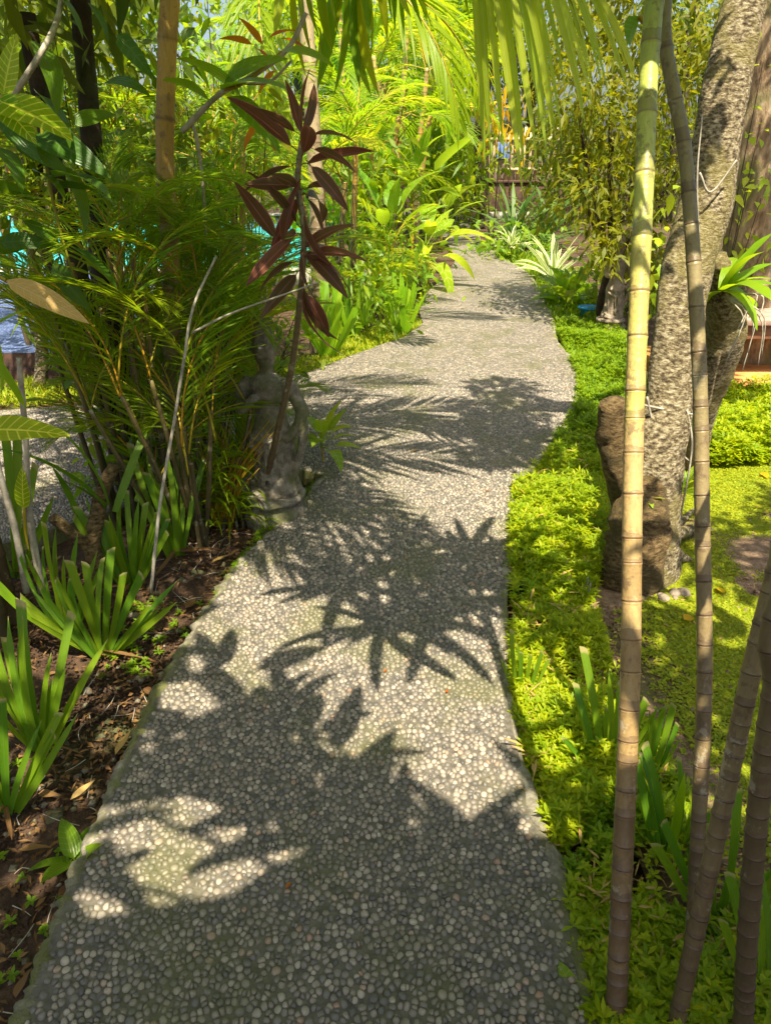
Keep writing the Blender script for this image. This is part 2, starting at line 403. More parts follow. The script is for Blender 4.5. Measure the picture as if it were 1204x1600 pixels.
def m_path(name='pebble_wash', tone=1.0, blue=False):
    m, nt, out = new_mat(name)
    geo = N_(nt, 'ShaderNodeNewGeometry')
    pos = geo.outputs['Position']
    vo = N_(nt, 'ShaderNodeTexVoronoi', feature='DISTANCE_TO_EDGE'); vo.inputs['Scale'].default_value = 64
    vc = N_(nt, 'ShaderNodeTexVoronoi', feature='F1'); vc.inputs['Scale'].default_value = 64
    nt.links.new(pos, vo.inputs['Vector']); nt.links.new(pos, vc.inputs['Vector'])
    sc = N_(nt, 'ShaderNodeSeparateColor'); nt.links.new(vc.outputs['Color'], sc.inputs[0])
    if blue:
        pc = ramp(nt, sc.outputs[0], [(0, (.05, .08, .19)), (.5, (.09, .13, .28)), (1, (.20, .26, .44))])  # deck pebbles coloured blue to stand for the sky reflected in them
        cem = (.03, .05, .12)
    else:
        pc = pebble_colour(nt, sc.outputs[0]); cem = None
    n2 = noise_tex(nt, 40, 5, vec=pos)
    cement = ramp(nt, n2, [(.3, (.05, .045, .036)), (.7, (.15, .13, .10))]) if not cem else ramp(nt, n2, [(.3, cem), (.7, tuple(c * 1.6 for c in cem))])
    e = math_(nt, 'MINIMUM', math_(nt, 'MULTIPLY', vo.outputs['Distance'], 9.0), 1.0)
    peb = mixc(nt, e, cement, pc)
    sx = N_(nt, 'ShaderNodeSeparateXYZ'); nt.links.new(pos, sx.inputs[0])
    far = math_(nt, 'MINIMUM', math_(nt, 'MAXIMUM', math_(nt, 'MULTIPLY', math_(nt, 'SUBTRACT', sx.outputs[1], PEB_FAR - .9), 1.2), 0.0), 1.0)
    if not blue: col = mixc(nt, far, cement, peb)
    else: col = peb
    n1 = noise_tex(nt, 3.2, 4, vec=pos)
    moss = math_(nt, 'MINIMUM', math_(nt, 'MAXIMUM', math_(nt, 'MULTIPLY', math_(nt, 'SUBTRACT', n1, .5), 4.0), 0.0), .6)
    if not blue: col = mixc(nt, moss, col, (.10, .10, .03))
    pb = N_(nt, 'ShaderNodeBsdfPrincipled'); pb.inputs['Roughness'].default_value = .6 if not blue else .45
    nt.links.new(col, pb.inputs['Base Color'])
    b = N_(nt, 'ShaderNodeBump'); b.inputs['Strength'].default_value = .8; b.inputs['Distance'].default_value = .006
    nt.links.new(math_(nt, 'ADD', math_(nt, 'MULTIPLY', e, far), n2), b.inputs['Height']); nt.links.new(b.outputs[0], pb.inputs['Normal'])
    nt.links.new(pb.outputs[0], out.inputs[0])
    return m
PEB_FAR = 5.3
M['path'] = m_path()
M['deck'] = m_path('sky_tinted_pool_surround', blue=True)

def m_edge():
    return surf_mat('mossy_cement_edge', [(.3, (.10, .09, .06)), (.55, (.28, .25, .19)), (.75, (.46, .42, .34))], scale=30, bump=1.0, bdist=.01, second=(4, .46, (.13, .14, .03), .8))
M['edge'] = m_edge()

def m_culm(name, stops, ring=(.22, .10, .05), dirt=.5, dark=(.10, .06, .035)):
    """colour along the height of the stem (young green top, old brown base), scar rings at the nodes"""
    m, nt, out = new_mat(name)
    uv = N_(nt, 'ShaderNodeUVMap'); sp = N_(nt, 'ShaderNodeSeparateXYZ'); nt.links.new(uv.outputs[0], sp.inputs[0])
    tc = N_(nt, 'ShaderNodeTexCoord'); so = N_(nt, 'ShaderNodeSeparateXYZ'); nt.links.new(tc.outputs['Object'], so.inputs[0])
    fr = math_(nt, 'FRACT', sp.outputs[1]); fl = math_(nt, 'FLOOR', sp.outputs[1])
    wn_ = N_(nt, 'ShaderNodeTexWhiteNoise', noise_dimensions='1D'); nt.links.new(fl, wn_.inputs['W'])
    h = math_(nt, 'ADD', math_(nt, 'MULTIPLY', so.outputs[2], 1 / 2.4), math_(nt, 'MULTIPLY', math_(nt, 'SUBTRACT', wn_.outputs[0], .5), .13))
    h = math_(nt, 'ADD', h, math_(nt, 'MULTIPLY', math_(nt, 'SUBTRACT', noise_tex(nt, 6, 4), .5), .25))
    col = ramp(nt, h, stops)
    # papery scar below each ring
    nz = noise_tex(nt, 18, 4)
    sc = math_(nt, 'LESS_THAN', math_(nt, 'ADD', fr, math_(nt, 'MULTIPLY', math_(nt, 'SUBTRACT', nz, .5), .5)), math_(nt, 'MULTIPLY', wn_.outputs[0], .38))
    col = mixc(nt, math_(nt, 'MULTIPLY', sc, dirt), col, dark)
    rg = math_(nt, 'MINIMUM', math_(nt, 'MULTIPLY', math_(nt, 'MINIMUM', fr, math_(nt, 'SUBTRACT', 1.0, fr)), 22.0), 1.0)
    wr = N_(nt, 'ShaderNodeTexWhiteNoise', noise_dimensions='1D'); nt.links.new(math_(nt, 'ADD', math_(nt, 'ROUND', sp.outputs[1]), 7.7), wr.inputs['W'])
    col = mixc(nt, math_(nt, 'MULTIPLY', math_(nt, 'SUBTRACT', 1.0, rg), math_(nt, 'MULTIPLY_ADD', wr.outputs[0], .6, .15)), col, ring)
    blot = math_(nt, 'MINIMUM', math_(nt, 'MAXIMUM', math_(nt, 'MULTIPLY', math_(nt, 'SUBTRACT', noise_tex(nt, 26, 6, .7), .56), 12.0), 0.0), .55)
    col = mixc(nt, blot, col, dark)
    mps = N_(nt, 'ShaderNodeMapping'); mps.inputs['Scale'].default_value = (160, 160, 9)
    nt.links.new(tc.outputs['Object'], mps.inputs[0])
    streak = noise_tex(nt, 1.0, 4, .6, vec=mps.outputs[0])
    col = mixc(nt, math_(nt, 'MULTIPLY', math_(nt, 'MAXIMUM', math_(nt, 'SUBTRACT', streak, .48), 0.0), 1.6), col, dark)
    pale = math_(nt, 'MINIMUM', math_(nt, 'MAXIMUM', math_(nt, 'MULTIPLY', math_(nt, 'SUBTRACT', noise_tex(nt, 15, 5, .7), .60), 12.0), 0.0), .4)
    col = mixc(nt, pale, col, (.48, .44, .32))
    fine = noise_tex(nt, 90, 3)
    col = mixc(nt, math_(nt, 'MULTIPLY', fine, .3), col, dark)
    pb = N_(nt, 'ShaderNodeBsdfPrincipled'); pb.inputs['Roughness'].default_value = .45
    nt.links.new(col, pb.inputs['Base Color'])
    b = N_(nt, 'ShaderNodeBump'); b.inputs['Strength'].default_value = .5; b.inputs['Distance'].default_value = .003
    nt.links.new(math_(nt, 'ADD', fine, rg), b.inputs['Height']); nt.links.new(b.outputs[0], pb.inputs['Normal'])
    nt.links.new(pb.outputs[0], out.inputs[0])
    return m
M['culm_green'] = m_culm('green_ringed_stem', [(.05, (.12, .07, .03)), (.22, (.30, .20, .075)), (.40, (.54, .38, .15)), (.50, (.52, .46, .11)), (.60, (.48, .52, .10)), (.85, (.26, .40, .06))])
M['culm_tan'] = m_culm('tan_ringed_stem', [(.05, (.12, .08, .035)), (.25, (.24, .18, .08)), (.5, (.25, .205, .09)), (.8, (.21, .19, .08)), (.95, (.48, .38, .22))], ring=(.10, .06, .035), dirt=.6)
M['culm_orange'] = m_culm('orange_ringed_stem', [(.05, (.05, .05, .02)), (.35, (.14, .12, .03)), (.52, (.40, .24, .04)), (.75, (.55, .33, .06)), (.95, (.50, .36, .10))], ring=(.14, .08, .03), dirt=.3)
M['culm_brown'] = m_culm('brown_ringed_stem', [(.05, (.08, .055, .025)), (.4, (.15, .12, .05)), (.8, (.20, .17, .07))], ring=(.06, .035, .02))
M['palm_trunk'] = m_culm('pale_palm_trunk', [(.05, (.10, .08, .05)), (.4, (.30, .23, .14)), (.8, (.46, .36, .22))], ring=(.10, .07, .05))

def m_water():
    m, nt, out = new_mat('pool_water')
    tr = N_(nt, 'ShaderNodeBsdfTransparent'); tr.inputs[0].default_value = (.70, .95, .96, 1)
    gl = N_(nt, 'ShaderNodeBsdfGlossy'); gl.inputs['Roughness'].default_value = .03
    b = N_(nt, 'ShaderNodeBump'); b.inputs['Strength'].default_value = .3; b.inputs['Distance'].default_value = .03
    nt.links.new(noise_tex(nt, 5, 3), b.inputs['Height']); nt.links.new(b.outputs[0], gl.inputs['Normal'])
    lw = N_(nt, 'ShaderNodeFresnel'); lw.inputs[0].default_value = 1.33
    ms = N_(nt, 'ShaderNodeMixShader'); nt.links.new(math_(nt, 'MULTIPLY', lw.outputs[0], .7), ms.inputs[0])
    nt.links.new(tr.outputs[0], ms.inputs[1]); nt.links.new(gl.outputs[0], ms.inputs[2]); nt.links.new(ms.outputs[0], out.inputs[0])
    return m
M['water'] = m_water()

# ------------------------------------------------------------------ path outline (photo edge points dropped on the ground)
left_near = [(-20, 1760), (45, 1600), (100, 1450), (165, 1290), (230, 1140), (300, 1010), (368, 905), (425, 845), (480, 790), (505, 755)]
side_near = [(470, 748), (380, 765), (200, 805), (0, 868), (-300, 930)]
side_far = [(-300, 660), (0, 652), (170, 640), (330, 622), (480, 592)]
left_far = [(560, 560), (630, 535), (660, 512), (655, 490), (668, 462), (702, 430), (712, 408), (700, 388), (690, 372), (640, 352)]
far_end = [(690, 342)]
right_side = [(745, 358), (750, 380), (775, 402), (822, 432), (850, 478), (862, 510), (868, 540), (895, 575), (903, 605), (895, 650), (870, 695), (838, 730), (806, 770), (794, 830), (790, 900), (784, 1000), (792, 1100), (815, 1230), (868, 1385), (915, 1600), (950, 1760)]
outline = [G(*p) for p in left_near + side_near + side_far + left_far + far_end + right_side]
def densify(poly, step, jit, seed=1):
    rr = random.Random(seed); out = []
    for a, b in zip(poly, poly[1:] + poly[:1]):
        n = max(1, int((b - a).length / step))
        for i in range(n):
            p = a.lerp(b, i / n)
            out.append(p + Vector((rr.uniform(-jit, jit), rr.uniform(-jit, jit), 0)))
    return out
outline_d = densify(outline, .12, .008)
OUT = np.array([(p.x, p.y) for p in outline_d])
def in_poly(X, Y, poly=OUT):
    inside = np.zeros(len(X), bool)
    x0, y0 = poly[-1]
    for x1, y1 in poly:
        c = ((y1 > Y) != (y0 > Y)) & (X < (x0 - x1) * (Y - y1) / (y0 - y1 + 1e-12) + x1)
        inside ^= c; x0, y0 = x1, y1
    return inside
def edge_dist(X, Y, poly=OUT):
    d = np.full(len(X), 1e9); x0, y0 = poly[-1]
    for x1, y1 in poly:
        ex, ey = x1 - x0, y1 - y0; L2 = ex * ex + ey * ey + 1e-12
        t = np.clip(((X - x0) * ex + (Y - y0) * ey) / L2, 0, 1)
        d = np.minimum(d, np.hypot(X - x0 - t * ex, Y - y0 - t * ey)); x0, y0 = x1, y1
    return d

# ------------------------------------------------------------------ ground
def grid_sheet(name, x0, x1, y0, y1, step, zf, mat, inside=None, **kw):
    xs = np.arange(x0, x1 + step / 2, step); ys = np.arange(y0, y1 + step / 2, step)
    XX, YY = np.meshgrid(xs, ys)
    Z = zf(XX, YY)
    V = np.stack([XX, YY, Z], -1).reshape(-1, 3)
    nx = len(xs)
    i = np.arange(len(ys) - 1)[:, None] * nx + np.arange(nx - 1)[None]
    F = np.stack([i, i + 1, i + nx + 1, i + nx], -1).reshape(-1, 4)
    if inside is not None:
        c = V[F].mean(1); F = F[inside(c[:, 0], c[:, 1])]
    o = obj(name, mk_mesh(name, V, F, V[:, :2], None, mat)); tag(o, **kw)
    return o
def wob(X, Y, s, a, ph=0):
    return a * (np.sin(X * s + 1.3 * ph) * np.cos(Y * s * 1.17 + ph) + .5 * np.sin(X * s * 2.3 + Y * s * 1.9 + ph) + .3 * np.sin(X * s * 5.1 - Y * s * 4.3))
grid_sheet('ground', -60, 60, -20, 100, 4.0, lambda X, Y: X * 0 - .30, M['soil'], kind='structure')
def soilz(X, Y):
    ed = edge_dist(X.ravel(), Y.ravel()).reshape(X.shape)
    return np.where(X > .62, -.035, -.025 + wob(X, Y, 3.1, .010) + wob(X, Y, 11, .004, 2))
grid_sheet('soil', -7, 7, -1.5, 24, .08, soilz, M['soil'], kind='structure')

# lawn right of the ground cover
def lawn_in(X, Y): return (X > .60 + .03 * np.sin(Y * 9)) & (X < 6) & (Y < 4.7) & ~in_poly(X, Y)
grid_sheet('lawn', .6, 6, .7, 4.8, .04, lambda X, Y: -.006 + wob(X, Y, 3.1, .010) + .0, M['lawn_soil'], inside=lawn_in, kind='structure')

# path slab
def slab(name, poly, z0, z1, mat, mat_side=None):
    n = len(poly)
    V = [(p.x, p.y, z1) for p in poly] + [(p.x, p.y, z0) for p in poly]
    F = [list(range(n))] + [[i, i + n, (i + 1) % n + n, (i + 1) % n] for i in range(n)]
    me = mk_mesh(name, np.array(V), F, None, None, mat, smooth=False)
    if mat_side:
        me.materials.append(mat_side)
        for p in me.polygons[1:]: p.material_index = 1
    return me
def area2(poly): return sum(a.x * b.y - b.x * a.y for a, b in zip(poly, poly[1:] + poly[:1]))
if area2(outline_d) < 0: outline_d = outline_d[::-1]
PZ = .045
path = obj('path', slab('path', outline_d, -.05, PZ, M['path'], M['edge']))
tag(path, kind='structure')

# rough cement lip along the path edge (both long sides)
def lip(pts_px, name, side):
    pts = [G(*p) for p in pts_px]
    c = densify(pts + [], .05, .004, 3)
    pa = bez([tuple(p) for p in pts], 160)
    pa[:, 2] = PZ - .012
    V, F, U, T = tube(pa, np.full(160, .010) * (1 + 1.6 * rng.random(160)), 8, bump=.5, bfreq=200, cap=True)
    V[:, 2] = PZ - .012 + (V[:, 2] - PZ + .012) * .75
    o = obj(name, mk_mesh(name, V, F, U, T, M['edge']), path)
    return o
lip(left_near, 'edging', 1)
lip(right_side[::-1], 'edging', -1)

# pebbles
def pebbles():
    sp = .0156
    ys = np.arange(.70, PEB_FAR, sp * .9)
    pts = []
    for r, y in enumerate(ys):
        xs = np.arange(-3.4, 1.6, sp) + (sp / 2 if r % 2 else 0)
        pts.append(np.stack([xs, np.full(len(xs), y)], 1))
    nr, nc = len(pts), len(pts[0])
    Pn = np.stack(pts)                                # nr,nc,2
    Pn += rng.normal(0, sp * .33, Pn.shape)
    th = np.linspace(0, 2 * np.pi, 10, endpoint=False)
    U = np.stack([np.cos(th), np.sin(th)], 1)
    core = Pn[2:-2, 2:-2].reshape(-1, 2)
    rad = np.full((len(core), 10), sp * .72)
    for di in (-2, -1, 0, 1, 2):
        for dj in (-2, -1, 0, 1, 2):
            if di == 0 and dj == 0: continue
            nb = Pn[2 + di:nr - 2 + di, 2 + dj:nc - 2 + dj].reshape(-1, 2)
            d = nb - core; L = np.linalg.norm(d, axis=1, keepdims=True)
            c = (d / L) @ U.T
            lim = np.where(c > .05, L / 2 / np.maximum(c, .05), 9)
            rad = np.minimum(rad, lim)
    # soften the corners and leave a joint
    rs = rad.copy()
    for _ in range(2):
        rs = np.minimum(rad, (np.roll(rs, 1, 1) + rs * 1.2 + np.roll(rs, -1, 1)) / 3.2)
    rad = rs * rng.uniform(.90, 1.03, (len(core), 1))
    x, y = core[:, 0], core[:, 1]
    depth = y * CT + CAM_H * ST
    px = 602 + x / depth * FPX
    # behind the dense clump nothing of the side path is seen beyond this wedge
    ok = in_poly(x, y) & (edge_dist(x, y) > .014) & (px > -60) & (px < 1000)
    ok &= rng.random(len(x)) > .03
    ok &= rng.random(len(x)) < np.clip((PEB_FAR - y) / .9, 0, 1)
    core, rad = core[ok], rad[ok]
    near = np.argsort(core[:, 1])
    core, rad = core[near], rad[near]
    n = len(core)
    hgt = rng.uniform(.0035, .0075, n); tint = rng.random(n)
    tilt = rng.normal(0, .10, (n, 2))
    def build(idx, rings):
        m = len(idx); rr = rad[idx]; k = 10
        Vs = []
        for s, hz in rings:
            ring = core[idx][:, None] + U[None] * (rr * s)[..., None]
            off = (U[None] * (rr * s)[..., None])
            z = PZ - .001 + hgt[idx][:, None] * hz + (off * tilt[idx][:, None]).sum(-1) * (hz > 0)
            Vs.append(np.concatenate([ring, z[..., None]], -1))
        V = np.concatenate(Vs, 1)                     # m, k*R, 3
        top = np.concatenate([core[idx], (PZ - .001 + hgt[idx])[:, None]], 1)[:, None]
        V = np.concatenate([V, top], 1)
        nv = V.shape[1]; q = []
        for r in range(len(rings) - 1):
            for j in range(k):
                a, b = r * k + j, r * k + (j + 1) % k
                q.append((a, b, b + k, a + k))
        o = (len(rings) - 1) * k
        for j in range(0, k, 2): q.append((o + j, o + (j + 1) % k, o + (j + 2) % k, nv - 1))
        q = np.array(q)
        F = (q[None] + (np.arange(m) * nv)[:, None, None]).reshape(-1, 4)
        return V.reshape(-1, 3), F, np.repeat(tint[idx], nv)
    full = [(1, -.1), (.88, .62), (.5, .95)]
    for i in range(300):
        V, F, T = build(np.array([i]), full)
        c = V.mean(0); c[2] = PZ
        obj('pebble', mk_mesh('pebble', V - c, F, None, T, M['pebble']), path, M=Matrix.Translation(c))
    split = int((core[:, 1] < 2.5).sum())
    V1, F1, T1 = build(np.arange(300, split), full)
    V2, F2, T2 = build(np.arange(split, n), [(1, -.1), (.75, .8)])
    V = np.concatenate([V1, V2]); F = np.concatenate([F1, F2 + len(V1)]); T = np.concatenate([T1, T2])
    o = obj('pebbles', mk_mesh('pebbles', V, F, None, T, M['pebble']), path); o['kind'] = 'stuff'
    print('pebbles', n, 'faces', len(F))
pebbles()

# ------------------------------------------------------------------ pool and its surround (left)
deck = obj('pool_deck', slab('pool_deck', [Vector((x, y, 0)) for x, y in ((-14, 5.45), (-1.55, 5.3), (-1.5, 9.2), (-14, 9.2))][::1], -.05, .16, M['deck'], M['dark_wall']))
tag(deck, kind='structure')
pool = thing('swimming_pool', 'turquoise swimming pool glimpsed through the palms on the left', 'pool', (-7, 12.5, 0))
def local(o, parent):
    o.parent = parent; o.matrix_parent_inverse = Matrix.Identity(4)
    o.location = Vector(o.location) - parent.location
    return o
pl = mk_mesh('basin', np.array([(-7, -3, .13), (5.9, -3, .13), (5.9, 5, .13), (-7, 5, .13), (-7, -3, .03), (5.9, -3, .03), (5.9, 5, .03), (-7, 5, .03)]),
             [(4, 5, 6, 7), (0, 1, 5, 4), (1, 2, 6, 5), (2, 3, 7, 6), (3, 0, 4, 7)], None, None, M['tile_turq'], smooth=False)
obj('basin', pl, pool)
wv = mk_mesh('water', np.array([(-6.98, -2.98, .11), (5.88, -2.98, .11), (5.88, 4.98, .11), (-6.98, 4.98, .11)]), [(0, 1, 2, 3)], None, None, M['water'])
obj('water', wv, pool)
for i in range(14):
    box_obj('coping_stone', (-7 + i * .95, -7 + i * .95 + .935, -3.3, -3.0, -.05, .17), M['concrete'], pool)
    box_obj('coping_stone', (-7 + i * .95, -7 + i * .95 + .935, 5.0, 5.3, -.05, .17), M['concrete'], pool)

# ------------------------------------------------------------------ leaf pieces as shared meshes (canonical: base at 0, along +Y, normal +Z)
def leaf_mesh(name, L, W, mat, prof='lance', droop=.25, fold=.12, nseg=8, stalk=0.0, **kw):
    V, F, U, T = strips([(0, stalk, -droop * stalk * .3)], [(0, 1, 0)], [(0, 0, 1)], L, W, droop, prof, nseg, fold, tint=[0.0], **kw)
    if stalk:
        sV, sF, sU, sT = tube([(0, 0, 0), (0, stalk * .5, .01 * L), (0, stalk * 1.02, -droop * stalk * .3)], [W * .045, W * .035, W * .03], 5)
        V, F, U, T = cat_parts([(V, F, U, T), (sV, sF, sU, sT)])
    return mk_mesh(name, V, F, U, T, mat)
def orient(loc, az, el, roll=0.0, s=1.0):
    """az clockwise from +Y seen from above, el above the horizon (degrees)"""
    return Matrix.Translation(loc) @ Matrix.Rotation(R(-az), 4, 'Z') @ Matrix.Rotation(R(el), 4, 'X') @ Matrix.Rotation(R(roll), 4, 'Y') @ Matrix.Scale(s, 4)

def frond_mesh(name, L, n, ll, lw, arch, mat, droop=.45, vee=.35, sweep=50, stalk=.18, seed=0, stalk_mat=None, nseg=3, prof='lance', rr=.006, ragged=.1):
    rg = np.random.default_rng(seed)
    m = 26
    a = np.linspace(0, 1, m); ang = -R(arch) * a ** 1.4
    dy, dz = np.cos(ang), np.sin(ang)
    pts = np.zeros((m, 3)); pts[1:, 1] = np.cumsum(dy[:-1]) * L / (m - 1); pts[1:, 2] = np.cumsum(dz[:-1]) * L / (m - 1)
    pts[:, 0] += .04 * L * np.sin(a * 2.2 + seed)
    t = np.linspace(stalk, .99, n); t = np.concatenate([t, t + .3 / n]); t = np.clip(t, 0, 1)
    side = np.concatenate([np.ones(n), -np.ones(n)])
    p = np.stack([np.interp(t, a, pts[:, k]) for k in range(3)], 1)
    tang = norm(np.stack([np.interp(t, a, np.gradient(pts[:, k])) for k in range(3)], 1))
    X = np.array([1.0, 0, 0]); up = np.cross(X[None], tang)
    u = (t - stalk) / (1 - stalk)
    sw = R(sweep) * (1 - .55 * u) + rg.normal(0, .07, len(t))
    v = vee * (1 - .4 * u) + rg.normal(0, ragged, len(t))
    D = tang * np.cos(sw)[:, None] + (X[None] * side[:, None] * np.cos(v)[:, None] + up * np.sin(v)[:, None]) * np.sin(sw)[:, None]
    le = ll * (.45 + .75 * np.sin(np.pi * np.clip(u * .85 + .12, 0, 1))) * rg.uniform(.88, 1.08, len(t)) * (1 - .35 * u ** 3)
    # canonical down must lean with the arch: use -up of local frame mixed
    V, F, U, T = strips(p, D, up, le, lw * rg.uniform(.8, 1.15, len(t)), droop * rg.uniform(.6, 1.4, len(t)), prof, nseg, .25, tint=rg.random(len(t)) * .35)
    me = mk_mesh(name, V, F, U, T, mat)
    sV, sF, sU, sT = tube(pts, [rr, rr * .8, rr * .25], 6)
    V, F, U, T = cat_parts([(V, F, U, T), (sV, sF, sU, sT)])
    me2 = mk_mesh(name, V, F, U, T, mat)
    me2.materials.append(stalk_mat or M['stalk'])
    idx = np.zeros(len(F), dtype=np.int32); idx[-len(sF):] = 1
    me2.polygons.foreach_set('material_index', idx)
    bpy.data.meshes.remove(me)
    return me2

FR_A = [frond_mesh('frond', 1.25, 28, .30, .017, 75 + 12 * k, M['areca'], seed=k, stalk_mat=M['stalk_orange'], vee=.3) for k in range(4)]
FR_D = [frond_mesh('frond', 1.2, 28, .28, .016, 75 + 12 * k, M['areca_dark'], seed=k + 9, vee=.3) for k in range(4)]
FR_Y = [frond_mesh('frond', 1.1, 20, .26, .019, 65 + 15 * k, M['palm_yellow'], seed=k + 20, stalk_mat=M['stalk_orange'], vee=.3) for k in range(3)]
FR_B = [frond_mesh('frond', 1.9, 27, .42, .032, 60 + 18 * k, M['areca'], seed=k + 30, rr=.012) for k in range(3)]
FR_BY = [frond_mesh('frond', 1.7, 25, .40, .030, 60 + 18 * k, M['palm_yellow'], seed=k + 40, rr=.012) for k in range(2)]

def palm(name, label, loc, stems, fronds, meshes, h=(.6, 1.2), el=(35, 75), scale=(.8, 1.1), azr=(0, 360), stem_r=.018, spread=.18, group=None, cane=None, lean=.12, cat='palm', seed=None, per_stem_out=True):
    rr = random.Random(seed if seed is not None else hash(label) % 99991 if False else len(label) * 31 + int(loc[0] * 100))
    t = thing(name, label, cat, loc, group)
    tops = []
    for i in range(stems):
        a = rr.uniform(0, 6.28); r = spread * math.sqrt(rr.random())
        b = Vector((math.cos(a) * r, math.sin(a) * r, -.03))
        hh = rr.uniform(*h)
        tp = b + Vector((math.cos(a) * lean * hh * rr.uniform(.3, 1.5), math.sin(a) * lean * hh * rr.uniform(.3, 1.5), hh))
        mid = b.lerp(tp, .5) + Vector((rr.uniform(-.02, .02), rr.uniform(-.02, .02), 0)) * hh
        V, F, U, T = ring_tube([tuple(b), tuple(mid), tuple(tp)], [stem_r * 1.15, stem_r, stem_r * .8], .09)
        obj('cane', mk_mesh('cane', V, F, U, T, cane or M['culm_orange']), t)
        tops.append((tp, a))
    for i in range(fronds):
        tp, a = tops[i % stems]
        az = rr.uniform(*azr)
        e = rr.uniform(*el)
        p = tp + Vector((0, 0, rr.uniform(-.12, .03)))
        obj('frond', rr.choice(meshes), t, M=orient(p, az, e, rr.uniform(-25, 25), rr.uniform(*scale)))
    return t

def ring_tube(ctrl, rad, node, sides=12, jitter=.38, seed=0, swell=.08, n=None):
    """tube with raised node rings every `node` metres (node may be (base, top) spacing)"""
    rr = random.Random(seed)
    pa = bez(ctrl, 60); cum = np.concatenate([[0], np.cumsum(np.linalg.norm(np.diff(pa, axis=0), axis=1))])
    tot = cum[-1]; s = 0.0; nodes = [0.0]
    while s < tot:
        f = s / tot
        sp = node if isinstance(node, float) else node[0] + (node[1] - node[0]) * f
        s += sp * rr.uniform(1 - jitter, 1 + jitter); nodes.append(s)
    S, K, Vc = [], [], []
    for i in range(len(nodes) - 1):
        a, b = nodes[i], nodes[i + 1]; w = b - a
        for f, k in ((0.0, 1 + swell), (.05, 1 + swell * .5), (.12, 1.0), (.5, .985), (.90, 1.0), (.965, 1 + swell * .35)):
            if a + f * w <= tot: S.append(a + f * w); K.append(k); Vc.append(i + f)
    S = np.array(S)
    pts = np.stack([np.interp(S, cum, pa[:, k]) for k in range(3)], 1)
    r = np.interp(S / tot, np.linspace(0, 1, len(rad)), rad) * np.array(K)
    return tube(pts, r, sides, vcoord=np.array(Vc))

# ------------------------------------------------------------------ strap-leaf clumps (fan of cut leaves)
IR = [leaf_mesh('leaf', .34 + .03 * k, .026, M['iris'], 'cut' if k % 3 else 'strap', droop=.04 + .05 * k, fold=.20, nseg=6, cut=.35 * (-1) ** k if k % 3 else 0) for k in range(6)]
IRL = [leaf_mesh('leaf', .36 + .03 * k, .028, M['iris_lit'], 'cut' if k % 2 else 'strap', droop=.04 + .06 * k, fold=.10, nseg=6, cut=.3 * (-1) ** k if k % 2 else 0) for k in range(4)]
DRYB = leaf_mesh('dead_blade', .26, .022, M['dry'], 'strap', droop=.08, fold=.25, nseg=6, wave=.1)
def iris(label, loc, n=13, fan=0.0, s=1.0, meshes=IR, spread=60, group='fans of clipped strap leaves along the path', droopers=2, seed=0, bunch=1):
    rr = random.Random(seed * 17 + n)
    t = thing('iris_clump', label, 'plant', loc, group)
    n = int(n * 1.35)
    for i in range(2 if loc[1] < 3 else 0):
        obj('dead_blade', DRYB, t, M=orient((0, 0, .012), rr.uniform(90, 270), rr.uniform(0, 14), rr.uniform(-40, 40), s * rr.uniform(.5, .9)))
    for i in range(n):
        u = (i + .5) / n * 2 - 1 + rr.uniform(-.06, .06)
        tilt = u * spread
        # fan lies in a plane facing direction `fan`
        d = Vector((math.sin(R(tilt)) * math.cos(R(fan)), math.sin(R(tilt)) * math.sin(R(fan)), math.cos(R(tilt))))
        d += Vector((rr.uniform(-.1, .1), rr.uniform(-.14, .14), 0)); d.normalize()
        az = math.degrees(math.atan2(d.x, d.y)); el = math.degrees(math.asin(d.z))
        base = Vector((u * .03 * math.cos(R(fan)), u * .03 * math.sin(R(fan)) + rr.uniform(-.012, .012), -.01))
        m = meshes[rr.randrange(len(meshes))]
        # roll so that the blade faces across the fan
        Mx = orient(base, az, el, 0, s * rr.uniform(.72, 1.12) * (1 - .15 * abs(u)))
        nrm = Mx.to_3x3() @ Vector((0, 0, 1)); ydir = (Mx.to_3x3() @ Vector((0, 1, 0))).normalized()
        want = Vector((-math.sin(R(fan)), math.cos(R(fan)), 0)) * (-1)
        want = (want - want.dot(ydir) * ydir).normalized(); nrm = nrm.normalized()
        ang = math.atan2(nrm.cross(want).dot(ydir), nrm.dot(want)) + rr.uniform(-.4, .4)
        obj('leaf', m, t, M=Mx @ Matrix.Rotation(ang, 4, 'Y'))
    return t

